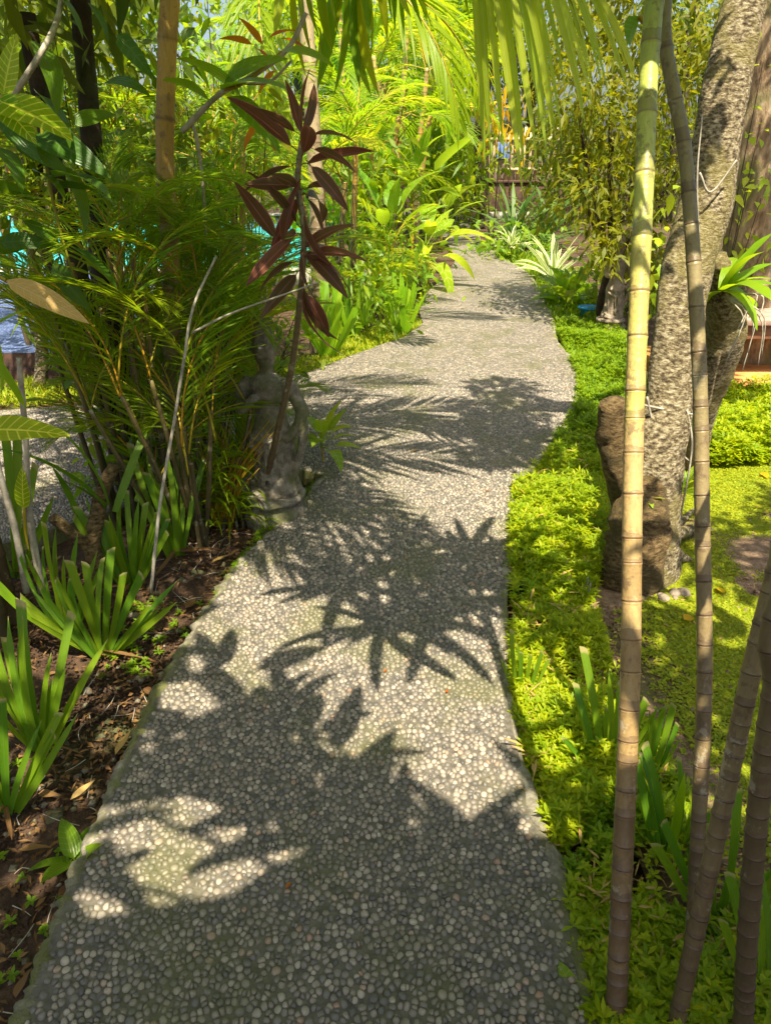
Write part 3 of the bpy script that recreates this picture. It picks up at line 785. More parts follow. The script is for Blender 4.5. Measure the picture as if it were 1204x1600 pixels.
BRL = {}
def broad_plant(name, label, loc, n, L, W, mat, el=(10, 70), azr=(0, 360), h=0.0, stalk=.4, droop=.5, prof='ovate', group=None, cat='plant', seed=1, stemmat=None, wave=.03, nvar=3, fold=.12, stem_r=.012, scale=(.7, 1.1), top=None):
    rr = random.Random(seed)
    key = (mat, round(L, 3), round(W, 3), prof)
    if key not in BRL:
        BRL[key] = [leaf_mesh('leaf', L, W * (1 + .12 * k), M[mat], prof, droop=droop * (.5 + .5 * k), fold=fold, nseg=8, stalk=L * stalk, wave=wave) for k in range(nvar)]
    ms = BRL[key]
    t = thing(name, label, cat, loc, group)
    if h:
        tp = Vector(top) if top else Vector((rr.uniform(-.1, .1) * h, rr.uniform(-.1, .1) * h, h))
        V, F, U, T = ring_tube([(0, 0, -.03), tuple(tp * .5 + Vector((.03 * h, 0, 0))), tuple(tp)], [stem_r, stem_r * .8, stem_r * .6], .05, 8)
        obj('stem', mk_mesh('stem', V, F, U, T, stemmat or M['culm_brown']), t)
    else: tp = Vector((0, 0, 0))
    for i in range(n):
        az = azr[0] + (azr[1] - azr[0]) * ((i * .381966) % 1) + rr.uniform(-12, 12)
        f = i / max(1, n - 1)
        e = el[0] + (el[1] - el[0]) * f + rr.uniform(-9, 9)
        p = tp * (1 - .0) + Vector((0, 0, -.18 * h * (1 - f)))
        obj('leaf', ms[i % nvar], t, M=orient(p, az, e, rr.uniform(-25, 25), rr.uniform(*scale)))
    return t

# ------------------------------------------------------------------ leafy crowns (many small leaves in clumps)
def crown_mesh(name, blobs, n, L, W, mat, seed=0, droop=.3, hang=.35, prof='lance', nseg=2, density_in=.4):
    rg = np.random.default_rng(seed)
    vol = np.array([b[3] ** 3 for b in blobs]); pr = vol ** .8 / (vol ** .8).sum()
    k = rg.choice(len(blobs), n, p=pr)
    B = np.array([b[:3] for b in blobs])[k]; rad = np.array([b[3] for b in blobs])[k]
    d = norm(rg.normal(size=(n, 3))); r = rg.random(n) ** density_in
    p = B + d * (rad * r)[:, None] * np.array([1, 1, .8])
    # twig clustering
    q = rg.integers(0, max(8, n // 14), n); jit = norm(rg.normal(size=(n // 14 + 9, 3)))
    D = norm(d * .6 + rg.normal(size=(n, 3)) * .7 + DOWN * hang)
    Nn = norm(rg.normal(size=(n, 3)) * .6 + np.array([0, -.1, 1.0]))
    V, F, U, T = strips(p, D, Nn, L * rg.uniform(.6, 1.3, n), W * rg.uniform(.7, 1.2, n), droop, prof, nseg, .15, tint=(rg.random(n) * .6 + (q % 7) / 7 * .4))
    return mk_mesh(name, V, F, U, T, mat)

def tree(name, label, loc, trunk, rad, blobs, n, L, W, leaf, bark='bark_dark', seed=0, group=None, cat='tree', limbs=5, lump=.15, prof='lance', hang=.35):
    t = thing(name, label, cat, loc, group)
    pa = bez(trunk, 26)
    V, F, U, T = tube(pa, rad, 14, bump=.10, bfreq=9, seed=seed, lump=lump)
    parts = [(V, F, U, T)]
    rr = random.Random(seed)
    for i in range(limbs):
        b = blobs[i % len(blobs)]; s = pa[int(len(pa) * rr.uniform(.55, .95))]
        e = np.array(b[:3]) + np.array([rr.uniform(-.3, .3) * b[3] for _ in range(3)])
        mid = (s + e) / 2 + np.array([rr.uniform(-.1, .1), rr.uniform(-.1, .1), .08 * b[3]])
        parts.append(tube(bez([s, mid, e], 9), [rad[-1] * .55, rad[-1] * .35, rad[-1] * .12], 7, bump=.08, seed=i))
    V, F, U, T = cat_parts(parts)
    obj('trunk', mk_mesh('trunk', V, F, U, T, M[bark]), t)
    obj('crown', crown_mesh('crown', blobs, n, L, W, M[leaf], seed, prof=prof, hang=hang), t)
    return t
def blobs_in(x, y, z, n, r, seed, rb=None):
    rr = random.Random(seed); out = []
    for _ in range(n):
        out.append((rr.uniform(*x), rr.uniform(*y), rr.uniform(*z), rr.uniform(*(rb or (r * .7, r * 1.2)))))
    return out
def PL(px, py, Y0, k):
    d = ray(px, py); m = d.z / d.y
    return P(px, py, (Y0 + CAM_H * k) / (1 - k * m))

# ================================================================== foreground ringed stems (right)
ROS = [leaf_mesh('leaf', .27 + .05 * k, .052, M['broad'], 'strap', droop=.25 + .2 * k, fold=.10, nseg=6) for k in range(3)]
def ringed_stem(label, pxs, Y0, k, rad, node, mat, tops, seed, ros=((0, 0, 0),), nl=20):
    pts = [PL(x, y, Y0, k) for x, y in pxs]
    base = Vector(pts[0]); base.z = 0
    t = thing('ringed_stem', label, 'ornamental plant', tuple(base), 'ringed stems rising at the right of the path')
    ctrl = [tuple(p - base) for p in pts] + [tuple(Vector(q) - base) for q in tops]
    V, F, U, T = ring_tube(ctrl, rad, node, 20, seed=seed)
    obj('stem', mk_mesh('stem', V, F, U, T, M[mat]), t)
    rr = random.Random(seed)
    for o in ros:
        tp = Vector(ctrl[-1]) + Vector(o)
        if o != (0, 0, 0):
            V, F, U, T = tube(bez([tuple(Vector(ctrl[-1]) - Vector((0, 0, .25))), tuple((Vector(ctrl[-1]) + tp) / 2), tuple(tp)], 8), [rad[-1] * .8, rad[-1] * .6], 8)
            obj('branch', mk_mesh('branch', V, F, U, T, M['culm_brown']), t)
        for i in range(nl):
            az = i * 137.5; f = i / nl
            obj('leaf', ROS[i % 3], t, M=orient(tp - Vector((0, 0, .12 * (1 - f))), az, -8 + 75 * f + rr.uniform(-8, 8), rr.uniform(-20, 20), rr.uniform(.8, 1.1)))
    return t
ringed_stem('tallest smooth yellow green ringed stem, pale and thick, nearest to the path edge',
            [(958, 1660), (972, 1350), (984, 1050), (989, 700), (1003, 350), (1022, 0)], .80, .436, [.0195, .0178, .0168, .016], (.030, .12), 'culm_green',
            [(.47, 1.48, 1.95), (.40, 1.32, 2.15)], 3, ros=((0, 0, 0), (-.26, -.22, -.12), (-.40, -.02, .0), (-.10, -.28, .05), (-.16, .12, .1)), nl=15)
ringed_stem('thinner grey brown ringed stem standing just right of the pale yellow one',
            [(1072, 1640), (1090, 1300), (1100, 1050), (1096, 800), (1091, 560), (1072, 260), (1042, -20)], .95, .40, [.0150, .0150, .0140, .0125, .011], (.032, .095), 'culm_tan',
            [(.70, 1.70, 1.95), (.66, 1.36, 2.2)], 4, ros=((0, 0, 0), (-.05, -.2, .1), (-.14, .14, .05)), nl=15)
ringed_stem('leaning brown ringed stem slanting up to the right edge of the photo',
            [(1045, 1650), (1090, 1440), (1135, 1230), (1175, 1040), (1215, 880), (1290, 560)], .79, .20, [.0155, .015, .014], (.034, .06), 'culm_tan',
            [(.95, 1.25, 1.95), (1.0, 1.3, 2.3)], 5)
ringed_stem('dark shaded ringed stem in the bottom right corner of the photo',
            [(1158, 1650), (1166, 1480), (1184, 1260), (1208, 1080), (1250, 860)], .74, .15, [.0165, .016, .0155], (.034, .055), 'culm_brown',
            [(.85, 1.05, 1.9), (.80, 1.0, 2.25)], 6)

# ================================================================== old tree with split foot (right)
def rough_limb(ctrl, rad, seed, n=60, sides=22, bump=.10, lump=.22, bf=14):
    return tube(bez(ctrl, n), rad, sides, bump=bump, bfreq=bf, seed=seed, lump=lump)
tb = G(1000, 905)
old = thing('old_tree', 'old mottled tree with a split foot beside the yellow green ground cover', 'tree', tuple(tb))
def L(v): return tuple(Vector(v) - tb)
leg1 = [P(1012, 900, 2.5), P(1016, 800, 2.55), P(1030, 700, 2.62), P(1048, 620, 2.72), P(1058, 520, 2.8), P(1072, 420, 2.92), P(1100, 330, 3.02), P(1122, 200, 3.1), P(1150, 60, 3.2), P(1178, -60, 3.3), P(1190, -200, 3.3)]
leg1 = [L(v) for v in leg1]
leg1[0] = (leg1[0][0], leg1[0][1], -.06)
r1 = [.135, .112, .094, .085, .082, .092, .098, .090, .084, .078, .075]
parts = [rough_limb(leg1, r1, 2)]
leg2 = [L(v) for v in (P(1082, 760, 3.45), P(1092, 660, 3.35), P(1112, 590, 3.25), P(1128, 520, 3.15), P(1128, 460, 3.08), P(1118, 400, 3.05))]
leg2[0] = (leg2[0][0], leg2[0][1], -.05)
parts.append(rough_limb(leg2, [.05, .06, .075, .085, .07, .04], 5, lump=.35))
# inner strand bordering the hollow
parts.append(rough_limb([L(v) for v in (P(1096, 640, 3.2), P(1112, 560, 3.12), P(1150, 500, 3.1), P(1148, 450, 3.06), P(1125, 410, 3.02))], [.03, .035, .038, .04, .03], 8, n=30, sides=12))
# roots
for k, (px, py, Y, r) in enumerate([(1075, 905, 2.6, .030), (1100, 845, 2.95, .026), (965, 930, 2.4, .03), (1085, 800, 3.1, .02)]):
    e = P(px, py, Y); e.z = -.01
    mid = (Vector(leg1[0]) + (e - tb)) / 2; mid.z = .06
    parts.append(tube(bez([(leg1[0][0], leg1[0][1] + .03, .14), tuple(mid), tuple(e - tb)], 12), [r * 1.6, r, r * .3], 9, bump=.2, seed=k))
V, F, U, T = cat_parts(parts)
obj('trunk', mk_mesh('trunk', V, F, U, T, M['bark']), old)
# dead stub left of the pale stem, with cut face
V, F, U, T = tube(bez([L(P(985, 800, 2.66)), L(P(966, 730, 2.62)), L(P(960, 680, 2.6)), L(P(955, 628, 2.58))], 24), [.07, .062, .055, .045], 14, bump=.2, lump=.3, seed=11)
obj('dead_stub', mk_mesh('dead_stub', V, F, U, T, M['fibre']), old)
# vines hugging the trunk
for k, pp in enumerate([[(1010, 620), (1020, 660), (1045, 690), (1075, 720)], [(1000, 632), (1040, 640), (1085, 648)], [(1098, 470), (1088, 300), (1096, 180)], [(1092, 270), (1110, 300), (1150, 250)], [(1072, 640), (1080, 700), (1064, 800), (1048, 900)]]):
    V, F, U, T = tube(bez([L(P(x, y, 2.62 if y > 500 else 2.9)) for x, y in pp], 20), [.005, .004, .003], 6, bump=.2)
    obj('vine', mk_mesh('vine', V, F, U, T, M['branch']), old)
# high limbs and crown (above the frame, casts the shade on path and lawn)
topv = Vector(leg1[-1])
cparts = []
for k, (x, y, z) in enumerate([(.85, 2.6, 3.2), (1.1, 2.9, 3.6), (2.2, 3.2, 3.3), (2.0, 2.0, 3.4)]):
    e = Vector((x, y, z)) - tb
    cparts.append(tube(bez([tuple(topv - Vector((0, 0, .2))), tuple((topv + e) / 2 + Vector((0, 0, .1))), tuple(e)], 10), [.06, .04, .015], 8, bump=.1, seed=k))
V, F, U, T = cat_parts(cparts)
obj('limb', mk_mesh('limb', V, F, U, T, M['bark']), old)
crb = [(.98, 2.75, 3.3, .30), (1.05, 3.15, 3.4, .25), (.95, 2.35, 3.15, .22), (.9, 2.5, 3.2, .25), (1.1, 2.35, 3.1, .25), (.8, 2.2, 3.0, .22), (1.0, 2.1, 3.0, .2), (2.3, 3.2, 3.4, .4), (2.6, 4.2, 3.3, .35), (1.7, 1.1, 3.1, .35), (2.3, 1.4, 3.1, .4), (1.2, .5, 3.0, .3)]
obj('crown', crown_mesh('crown', [tuple(Vector(b[:3]) - tb) + (b[3],) for b in crb], 4200, .11, .05, M['bgleaf'], 5), old)
# epiphyte on the trunk fork
ep = broad_plant('epiphyte', 'yellow green epiphyte tuft growing on the fork of the old tree', P(1128, 455, 2.93), 11, .24, .05, 'iris_lit', el=(-5, 75), azr=(10, 190), prof='strap', droop=.45, seed=4, stalk=.05, fold=.15)
for k in range(9):
    a = random.uniform(-1, 1)
    p0 = P(1135, 465, 2.92) - P(1128, 455, 2.93)
    e = Vector((random.uniform(.0, .18), -.06, random.uniform(-.28, -.06)))
    V, F, U, T = tube(bez([tuple(p0), tuple(p0 + e * .5 + Vector((.06, 0, .05))), tuple(p0 + e)], 10), [.004, .003, .0015], 5)
    obj('root', mk_mesh('root', V, F, U, T, M['branch']), ep)
# fibrous cut stump at the foot
sb = G(985, 905)
st = thing('cut_stump', 'squat fibrous brown stump leaning against the old tree foot', 'stump', tuple(sb))
V, F, U, T = tube(bez([(-.005, .0, -.05), (0, 0, .12), (.01, .03, .26), (.03, .06, .36), (.05, .09, .42)], 30), [.118, .120, .105, .07, .02], 24, bump=.18, bfreq=10, lump=.12, seed=21)
obj('wood', mk_mesh('wood', V, F, U, T, M['fibre']), st)
# second smooth trunk behind, far right
b2 = G(1190, 470) ; b2 = Vector((2.75, 5.6, 0))
t2 = thing('smooth_tree', 'thick smooth tan trunk behind the wooden platform at the right edge', 'tree', tuple(b2))
V, F, U, T = tube(bez([(0, 0, -.05), tuple(P(1180, 440, 5.6) - b2), tuple(P(1183, 200, 5.6) - b2), tuple(P(1192, 0, 5.6) - b2), tuple(P(1200, -150, 5.6) - b2)], 40), [.28, .24, .22, .21, .2], 20, bump=.05, lump=.12, seed=31)
obj('trunk', mk_mesh('trunk', V, F, U, T, M['bark_smooth']), t2)
obj('crown', crown_mesh('crown', blobs_in((-.6, 1.2), (-.8, 1.0), (2.9, 3.8), 7, .5, 3), 1800, .12, .05, M['bgleaf'], 6), t2)

# wooden platform and terrace slab at the right edge
wp = thing('wooden_platform', 'low red brown wooden platform at the right edge behind the old tree', 'bench', (2.3, 5.1, 0))
box_obj('top_board', (.02, 1.9, -.14, -.005, .43, .47), M['wood_top'], wp)
box_obj('top_board', (.02, 1.9, .0, .13, .43, .47), M['wood_top'], wp)
box_obj('top_board', (.02, 1.9, .135, .265, .43, .47), M['wood_top'], wp)
box_obj('top_board', (.02, 1.9, .27, .40, .43, .47), M['wood_top'], wp)
box_obj('apron', (.05, 1.85, -.10, -.07, .33, .428), M['wood'], wp)
for x in (.06, 1.7): box_obj('leg', (x, x + .07, -.065, .0, .06, .428), M['wood'], wp)
for x in (.06, 1.7): box_obj('leg', (x, x + .07, .30, .365, .06, .428), M['wood'], wp)
box_obj('back_panel', (.14, 1.69, .37, .39, .07, .42), M['dark_wall'], wp)
ts = box_obj('terrace_step', (2.0, 4.4, 4.75, 5.9, -.05, .07), M['terracotta'])
tag(ts, 'orange terracotta step slab under the wooden platform', 'step')

# ================================================================== ground cover right of the path
def cover_points(n, poly_px, seed, clump=0):
    rg = np.random.default_rng(seed)
    poly = np.array([(G(*p).x, G(*p).y) for p in poly_px])
    x0, y0 = poly.min(0); x1, y1 = poly.max(0)
    X = rg.uniform(x0, x1, n * 4); Y = rg.uniform(y0, y1, n * 4)
    ok = in_poly(X, Y, poly)
    if clump:
        v = np.array([mnoise.noise(Vector((x * 3.1, y * 3.1, seed))) for x, y in zip(X, Y)])
        ok &= (v > -clump + rg.random(len(v)) * .25)
    X, Y = X[ok][:n], Y[ok][:n]
    return X, Y
def whorls(X, Y, L, W, hgt, mat, name, label=None, nl=7, seed=0, z0=0.0, **kw):
    rg = np.random.default_rng(seed); n = len(X)
    hf = np.array([.75 + .9 * mnoise.noise(Vector((x * 4.3, y * 4.3, 2.2))) for x, y in zip(X, Y)])
    H = np.clip(hgt * hf * rg.uniform(.6, 1.3, n), .008, None)
    parts = []
    for layer, hz in ((0, 1.0), (1, .6)):
        k = nl if layer == 0 else nl - 2
        a = rg.uniform(0, 6.28, (n, 1)) + np.arange(k)[None] * 6.283 / k + rg.normal(0, .25, (n, k))
        e = np.where(np.arange(k)[None] % 2 == 0, rg.uniform(.0, .5, (n, k)), rg.uniform(.4, 1.1, (n, k))) * (1 if layer == 0 else .5)
        D = np.stack([np.cos(a) * np.cos(e), np.sin(a) * np.cos(e), np.sin(e)], -1).reshape(-1, 3)
        Pz = np.stack([np.repeat(X, k), np.repeat(Y, k), np.repeat(H * hz + z0, k)], 1)
        tv = np.repeat(rg.random(n), k) * .7 + rg.random(n * k) * .3
        parts.append(strips(Pz, D, np.array([0, 0, 1.0]), L * np.repeat(rg.uniform(.55, 1.35, n), k) * rg.uniform(.8, 1.1, n * k), W, .15, 'lance', 2, .12, tint=tv))
    V, F, U, T = cat_parts(parts)
    o = obj(name, mk_mesh(name, V, F, U, T, M[mat])); tag(o, label, kind='stuff', **kw)
    return o
zone_lit = [(800, 770), (850, 720), (905, 680), (950, 700), (945, 860), (925, 945), (860, 980), (800, 960), (792, 900)]
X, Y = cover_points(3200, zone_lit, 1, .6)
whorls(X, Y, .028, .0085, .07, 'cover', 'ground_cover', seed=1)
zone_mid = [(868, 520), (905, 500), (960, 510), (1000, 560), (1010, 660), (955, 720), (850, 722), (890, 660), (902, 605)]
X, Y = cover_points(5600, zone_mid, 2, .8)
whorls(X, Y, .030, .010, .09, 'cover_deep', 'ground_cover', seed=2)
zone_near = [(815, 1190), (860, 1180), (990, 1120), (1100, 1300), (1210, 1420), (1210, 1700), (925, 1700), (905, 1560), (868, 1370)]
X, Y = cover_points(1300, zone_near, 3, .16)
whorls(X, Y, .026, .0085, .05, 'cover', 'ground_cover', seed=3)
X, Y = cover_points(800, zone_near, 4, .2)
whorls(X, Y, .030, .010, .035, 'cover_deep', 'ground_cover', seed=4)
zone_yel = [(795, 960), (930, 960), (945, 1040), (975, 1130), (960, 1250), (868, 1350), (820, 1230), (795, 1100)]
X, Y = cover_points(1700, zone_yel, 31, .16)
whorls(X, Y, .026, .008, .06, 'cover', 'ground_cover', seed=31)
zone_back = [(1060, 640), (1110, 622), (1300, 620), (1300, 720), (1130, 735), (1060, 730)]
X, Y = cover_points(3600, zone_back, 5, .6)
whorls(X, Y, .034, .012, .12, 'cover', 'ground_cover', seed=5)
X, Y = cover_points(420, zone_yel + [], 35, .5)
whorls(X, Y, .028, .009, .08, 'cover', 'ground_cover', seed=35, nl=6)
X, Y = cover_points(300, zone_near, 36, .6)
whorls(X, Y, .028, .010, .08, 'cover', 'ground_cover', seed=36, nl=6)
X, Y = cover_points(500, zone_lit, 37, .6)
whorls(X, Y, .034, .010, .12, 'cover', 'ground_cover', seed=37, nl=8)
for zz_, nn_, hh_ in ((zone_yel, 500, .06), (zone_near, 600, .05), (zone_lit, 160, .10)):
    X, Y = cover_points(nn_, zz_, 38)
    a = rng.uniform(0, 6.28, len(X))
    V, F, U, T = strips(np.stack([X, Y, rng.uniform(0, hh_, len(X))], 1), np.stack([np.cos(a), np.sin(a), rng.uniform(-.3, .6, len(X))], 1), rng.normal(0, .3, (len(X), 3)) + [0, 0, 1], rng.uniform(.02, .07, len(X)), rng.uniform(.002, .009, len(X)), .1, 'lance', 3, .2)
    tag(obj('leaf_litter', mk_mesh('leaf_litter', V, F, U, T, M['pale_dry'])), kind='stuff')
# lawn
def blades(X, Y, L, W, mat, name, per=4, el=(.3, 1.3), seed=0, z0=0.0, prof='lance', **kw):
    rg = np.random.default_rng(seed); n = len(X) * per
    a = rg.uniform(0, 6.28, n); e = rg.uniform(*el, n)
    D = np.stack([np.cos(a) * np.cos(e), np.sin(a) * np.cos(e), np.sin(e)], -1)
    Pz = np.stack([np.repeat(X, per) + rg.normal(0, L * .2, n), np.repeat(Y, per) + rg.normal(0, L * .2, n), np.full(n, z0)], 1)
    V, F, U, T = strips(Pz, D, np.array([0, 0, 1.0]), L * rg.uniform(.5, 1.3, n), W, .2, prof, 2, .1)
    o = obj(name, mk_mesh(name, V, F, U, T, M[mat])); tag(o, kind='stuff', **kw)
    return o
zl = [(1030, 930), (1060, 860), (1075, 740), (1130, 700), (1260, 700), (1260, 1500), (1130, 1380), (1000, 1200), (965, 1100), (950, 960)]
X, Y = cover_points(50000, zl, 6, .62)
keep = rng.random(len(X)) < np.clip((X - .80) / .38, .02, 1)
X, Y = X[keep], Y[keep]
blades(X, Y, .017, .009, 'lawn', 'lawn_grass', per=3, el=(.05, .7), seed=6)
# grass strip, left border and middle
zm = [(425, 848), (500, 768), (560, 720), (520, 735), (460, 780), (400, 850), (330, 960), (350, 985)]
X, Y = cover_points(700, zm, 7, .3)
whorls(X, Y, .022, .009, .03, 'cover_deep', 'ground_cover', seed=7)
zq = [(395, 850), (440, 800), (500, 762), (520, 770), (470, 830), (420, 890), (330, 990), (300, 1000)]
X, Y = cover_points(900, zq, 45)
whorls(X, Y, .012, .006, .008, 'cover_deep', 'moss', seed=45, nl=5, z0=.03)
zf = [(480, 590), (560, 556), (630, 533), (665, 512), (640, 500), (560, 525), (490, 560)]
X, Y = cover_points(1400, zf, 8)
blades(X, Y, .07, .010, 'grass', 'grass_verge', per=4, seed=8)
zleft = [(-60, 640), (170, 630), (300, 615), (480, 588), (480, 560), (200, 596), (-60, 600)]
X, Y = cover_points(900, zleft, 9)
blades(X, Y, .10, .013, 'grass', 'grass_verge', per=4, seed=9)
# right far verge
zr = [(830, 435), (855, 500), (875, 535), (930, 520), (960, 500), (900, 430), (780, 385), (760, 388)]
X, Y = cover_points(1500, zr, 10)
blades(X, Y, .12, .018, 'cover_deep', 'grass_verge', per=4, seed=10)
# seedlings and litter on the dark soil
zs = [(0, 1700), (60, 1560), (160, 1290), (300, 1000), (420, 850), (380, 800), (250, 860), (120, 1100), (0, 1200), (-200, 1700)]
X, Y = cover_points(160, zs, 12, .1)
whorls(X, Y, .020, .009, .015, 'cover_deep', 'seedlings', seed=12, nl=5, z0=-.01)
rg = np.random.default_rng(15)
X, Y = cover_points(1100, zs, 14)
a = rg.uniform(0, 6.28, len(X))
V, F, U, T = strips(np.stack([X, Y, rg.uniform(-.012, .006, len(X))], 1), np.stack([np.cos(a), np.sin(a), rg.uniform(-.2, .3, len(X))], 1), rg.normal(0, .3, (len(X), 3)) + [0, 0, 1], rg.uniform(.01, .035, len(X)), rg.uniform(.003, .014, len(X)), .1, 'lance', 2, .2)
tag(obj('leaf_litter', mk_mesh('leaf_litter', V, F, U, T, M['dry'])), kind='stuff')
def crumbs(poly, n, seed, size, mat, name, z0=-.022):
    rg = np.random.default_rng(seed)
    X, Y = cover_points(n, poly, seed); n = len(X)
    base = np.array([(1, 0, 0), (0, 1, 0), (-1, 0, 0), (0, -1, 0), (0, 0, .8), (0, 0, -.8)], float)
    tri = np.array([(0, 1, 4), (1, 2, 4), (2, 3, 4), (3, 0, 4), (1, 0, 5), (2, 1, 5), (3, 2, 5), (0, 3, 5)])
    a = rg.uniform(0, 6.28, n); sz = size * rg.lognormal(0, .45, n)
    B = base[None] * rg.uniform(.6, 1.3, (n, 6, 1)) * sz[:, None, None]
    c, s_ = np.cos(a)[:, None], np.sin(a)[:, None]
    V = np.stack([B[..., 0] * c - B[..., 1] * s_ + X[:, None], B[..., 0] * s_ + B[..., 1] * c + Y[:, None], B[..., 2] + z0 + sz[:, None] * .2], -1).reshape(-1, 3)
    F = (tri[None] + (np.arange(n) * 6)[:, None, None]).reshape(-1, 3)
    tag(obj(name, mk_mesh(name, V, F, V[:, :2], None, M[mat], smooth=False)), kind='stuff')
crumbs(zs, 9000, 61, .0042, 'soil', 'soil_crumbs')
crumbs(zs, 260, 62, .010, 'stone', 'gravel')
crumbs([(900, 950), (1000, 930), (1260, 720), (1260, 1400), (1000, 1600), (880, 1350), (840, 1200)], 9000, 63, .004, 'lawn_soil', 'soil_crumbs', -.004)
rgt = np.random.default_rng(9); X, Y = cover_points(70, zs, 64); tw = []
for x, y in zip(X, Y):
    a = rgt.uniform(0, 6.28); l = rgt.uniform(.03, .12); d = np.array([math.cos(a), math.sin(a), 0]) * l
    p = np.array([x, y, -.008]); tw.append(tube(bez([p, p + d * .5 + [rgt.uniform(-.01, .01), rgt.uniform(-.01, .01), .006], p + d], 5), [.0016, .0008], 4))
V, F, U, T = cat_parts(tw); tag(obj('twigs', mk_mesh('twigs', V, F, U, T, M['branch'])), kind='stuff')
zs2 = [(-200, 1300), (-150, 930), (250, 850), (190, 1000), (100, 1130), (0, 1230)]
crumbs(zs2, 5000, 65, .0042, 'soil', 'soil_crumbs')
X, Y = cover_points(700, zs2, 66)
a = rng.uniform(0, 6.28, len(X))
V, F, U, T = strips(np.stack([X, Y, rng.uniform(-.012, .006, len(X))], 1), np.stack([np.cos(a), np.sin(a), rng.uniform(-.2, .3, len(X))], 1), rng.normal(0, .3, (len(X), 3)) + [0, 0, 1], rng.uniform(.01, .045, len(X)), rng.uniform(.003, .014, len(X)), .1, 'lance', 2, .2)
tag(obj('leaf_litter', mk_mesh('leaf_litter', V, F, U, T, M['dry'])), kind='stuff')
zt = [(900, 950), (1000, 930), (1260, 720), (1260, 1400), (1000, 1600), (880, 1350), (840, 1200)]
X, Y = cover_points(1500, zt, 44)
a = rg.uniform(0, 6.28, len(X))
V, F, U, T = strips(np.stack([X, Y, rg.uniform(-.008, .006, len(X))], 1), np.stack([np.cos(a), np.sin(a), rg.uniform(-.2, .3, len(X))], 1), rg.normal(0, .3, (len(X), 3)) + [0, 0, 1], rg.uniform(.008, .030, len(X)), rg.uniform(.002, .010, len(X)), .1, 'lance', 2, .2)
tag(obj('leaf_litter', mk_mesh('leaf_litter', V, F, U, T, M['pale_dry'])), kind='stuff')
DRY = [leaf_mesh('leaf_blade', .075, .026, M['dry'], 'ovate', droop=.15, fold=.2, nseg=6, wave=.06), leaf_mesh('leaf_blade', .10, .022, M['pale_dry'], 'lance', droop=.05, fold=.25, nseg=6, wave=.06)]
fall = [(90, 1400, 40), (60, 1480, 100), (140, 1330, 160), (210, 1200, 20), (30, 1330, 75), (240, 1095, 60), (225, 1075, 130), (180, 1180, 10), (60, 1240, 95), (130, 1445, 70), (290, 950, 20), (330, 880, 45), (25, 1560, 0), (110, 1250, 33), (350, 830, 80)]
for i, (x, y, a) in enumerate(fall):
    o = obj('fallen_leaf', DRY[i % 2], None, M=orient(G(x, y, .012), a, 4, random.uniform(-30, 30), random.uniform(.7, 1.1)))
    tag(o, 'small dry brown leaf lying on the dark soil left of the path', 'leaf', 'dry leaves fallen on the dark soil')
for i, (x, y, lab) in enumerate([(600, 1050, 'tiny orange petal on the path inside the leaf shadows'), (447, 1388, 'tiny red orange petal on the sunlit patch at the bottom of the path'), (757, 766, 'thin orange dry leaf lying across the sunlit middle of the path'), (697, 1082, 'small reddish fallen leaf on the path below the leaf shadow')]):
    o = obj('fallen_petal', leaf_mesh('petal', .035 if i == 2 else .022, .008, M['orange'], 'ovate', nseg=4), None, M=orient(G(x, y, PZ + .009), 80 if i == 2 else 20, 3, 0))
    tag(o, lab, 'petal')
for i, (x, y, lab) in enumerate([(1128, 926, 'bright yellow fallen leaf on the sunny lawn'), (1068, 968, 'small yellow fallen leaf on the lawn edge near the bare soil'), (857, 1300, 'yellow fallen leaf on the bare soil at the path edge'), (1190, 738, 'yellow fallen leaf at the back of the lawn by the ground cover')]):
    o = obj('fallen_leaf', leaf_mesh('leaf_blade', .055, .035, M['yellow_old'], 'ovate', nseg=5), None, M=orient(G(x, y, .02), 60 * i, 5, 10))
    tag(o, lab, 'leaf')
for i, (x, y, a) in enumerate([(884, 704, 30), (897, 641, 80), (868, 742, 120), (640, 705, 60)]):
    o = obj('fallen_leaf', DRY[i % 2], None, M=orient(G(x, y, PZ + .012), a, 3, 15, .55))
    tag(o, 'small pale dry leaf lying on the shaded pebbles under the old tree', 'leaf', 'small dry leaves on the shaded path')
# pale stones by the tree foot
rr = random.Random(5)
for i in range(9):
    p = G(1045 + rr.uniform(-22, 25), 915 + rr.uniform(-20, 25))
    V, F, U, T = tube([(0, 0, -.01), (0, 0, .0), (0, 0, .012), (0, 0, .018)], [.012, .020, .017, .006], 8, bump=.3, seed=i)
    o = obj('small_stone', mk_mesh('small_stone', V, F, U, T, M['stone_light']), None, M=Matrix.Translation(p) @ Matrix.Scale(rr.uniform(.6, 1.3), 4))
    tag(o, 'small pale stone in the heap at the foot of the old tree', 'stone', 'pale stones heaped at the old tree foot')
# dead twigs by the stump
for i, pp in enumerate([[(895, 930), (915, 915), (918, 903)], [(905, 935), (918, 925), (922, 912)]]):
    V, F, U, T = tube(bez([tuple(G(*pp[0])), tuple(G(*pp[1], .05)), tuple(G(*pp[2], .12))], 8), [.004, .003], 5)
    tag(obj('dead_twig', mk_mesh('dead_twig', V, F, U, T, M['branch'])), ('longer' if i == 0 else 'shorter') + ' of two pale dead twigs poking from the ground cover by the stump', 'twig')

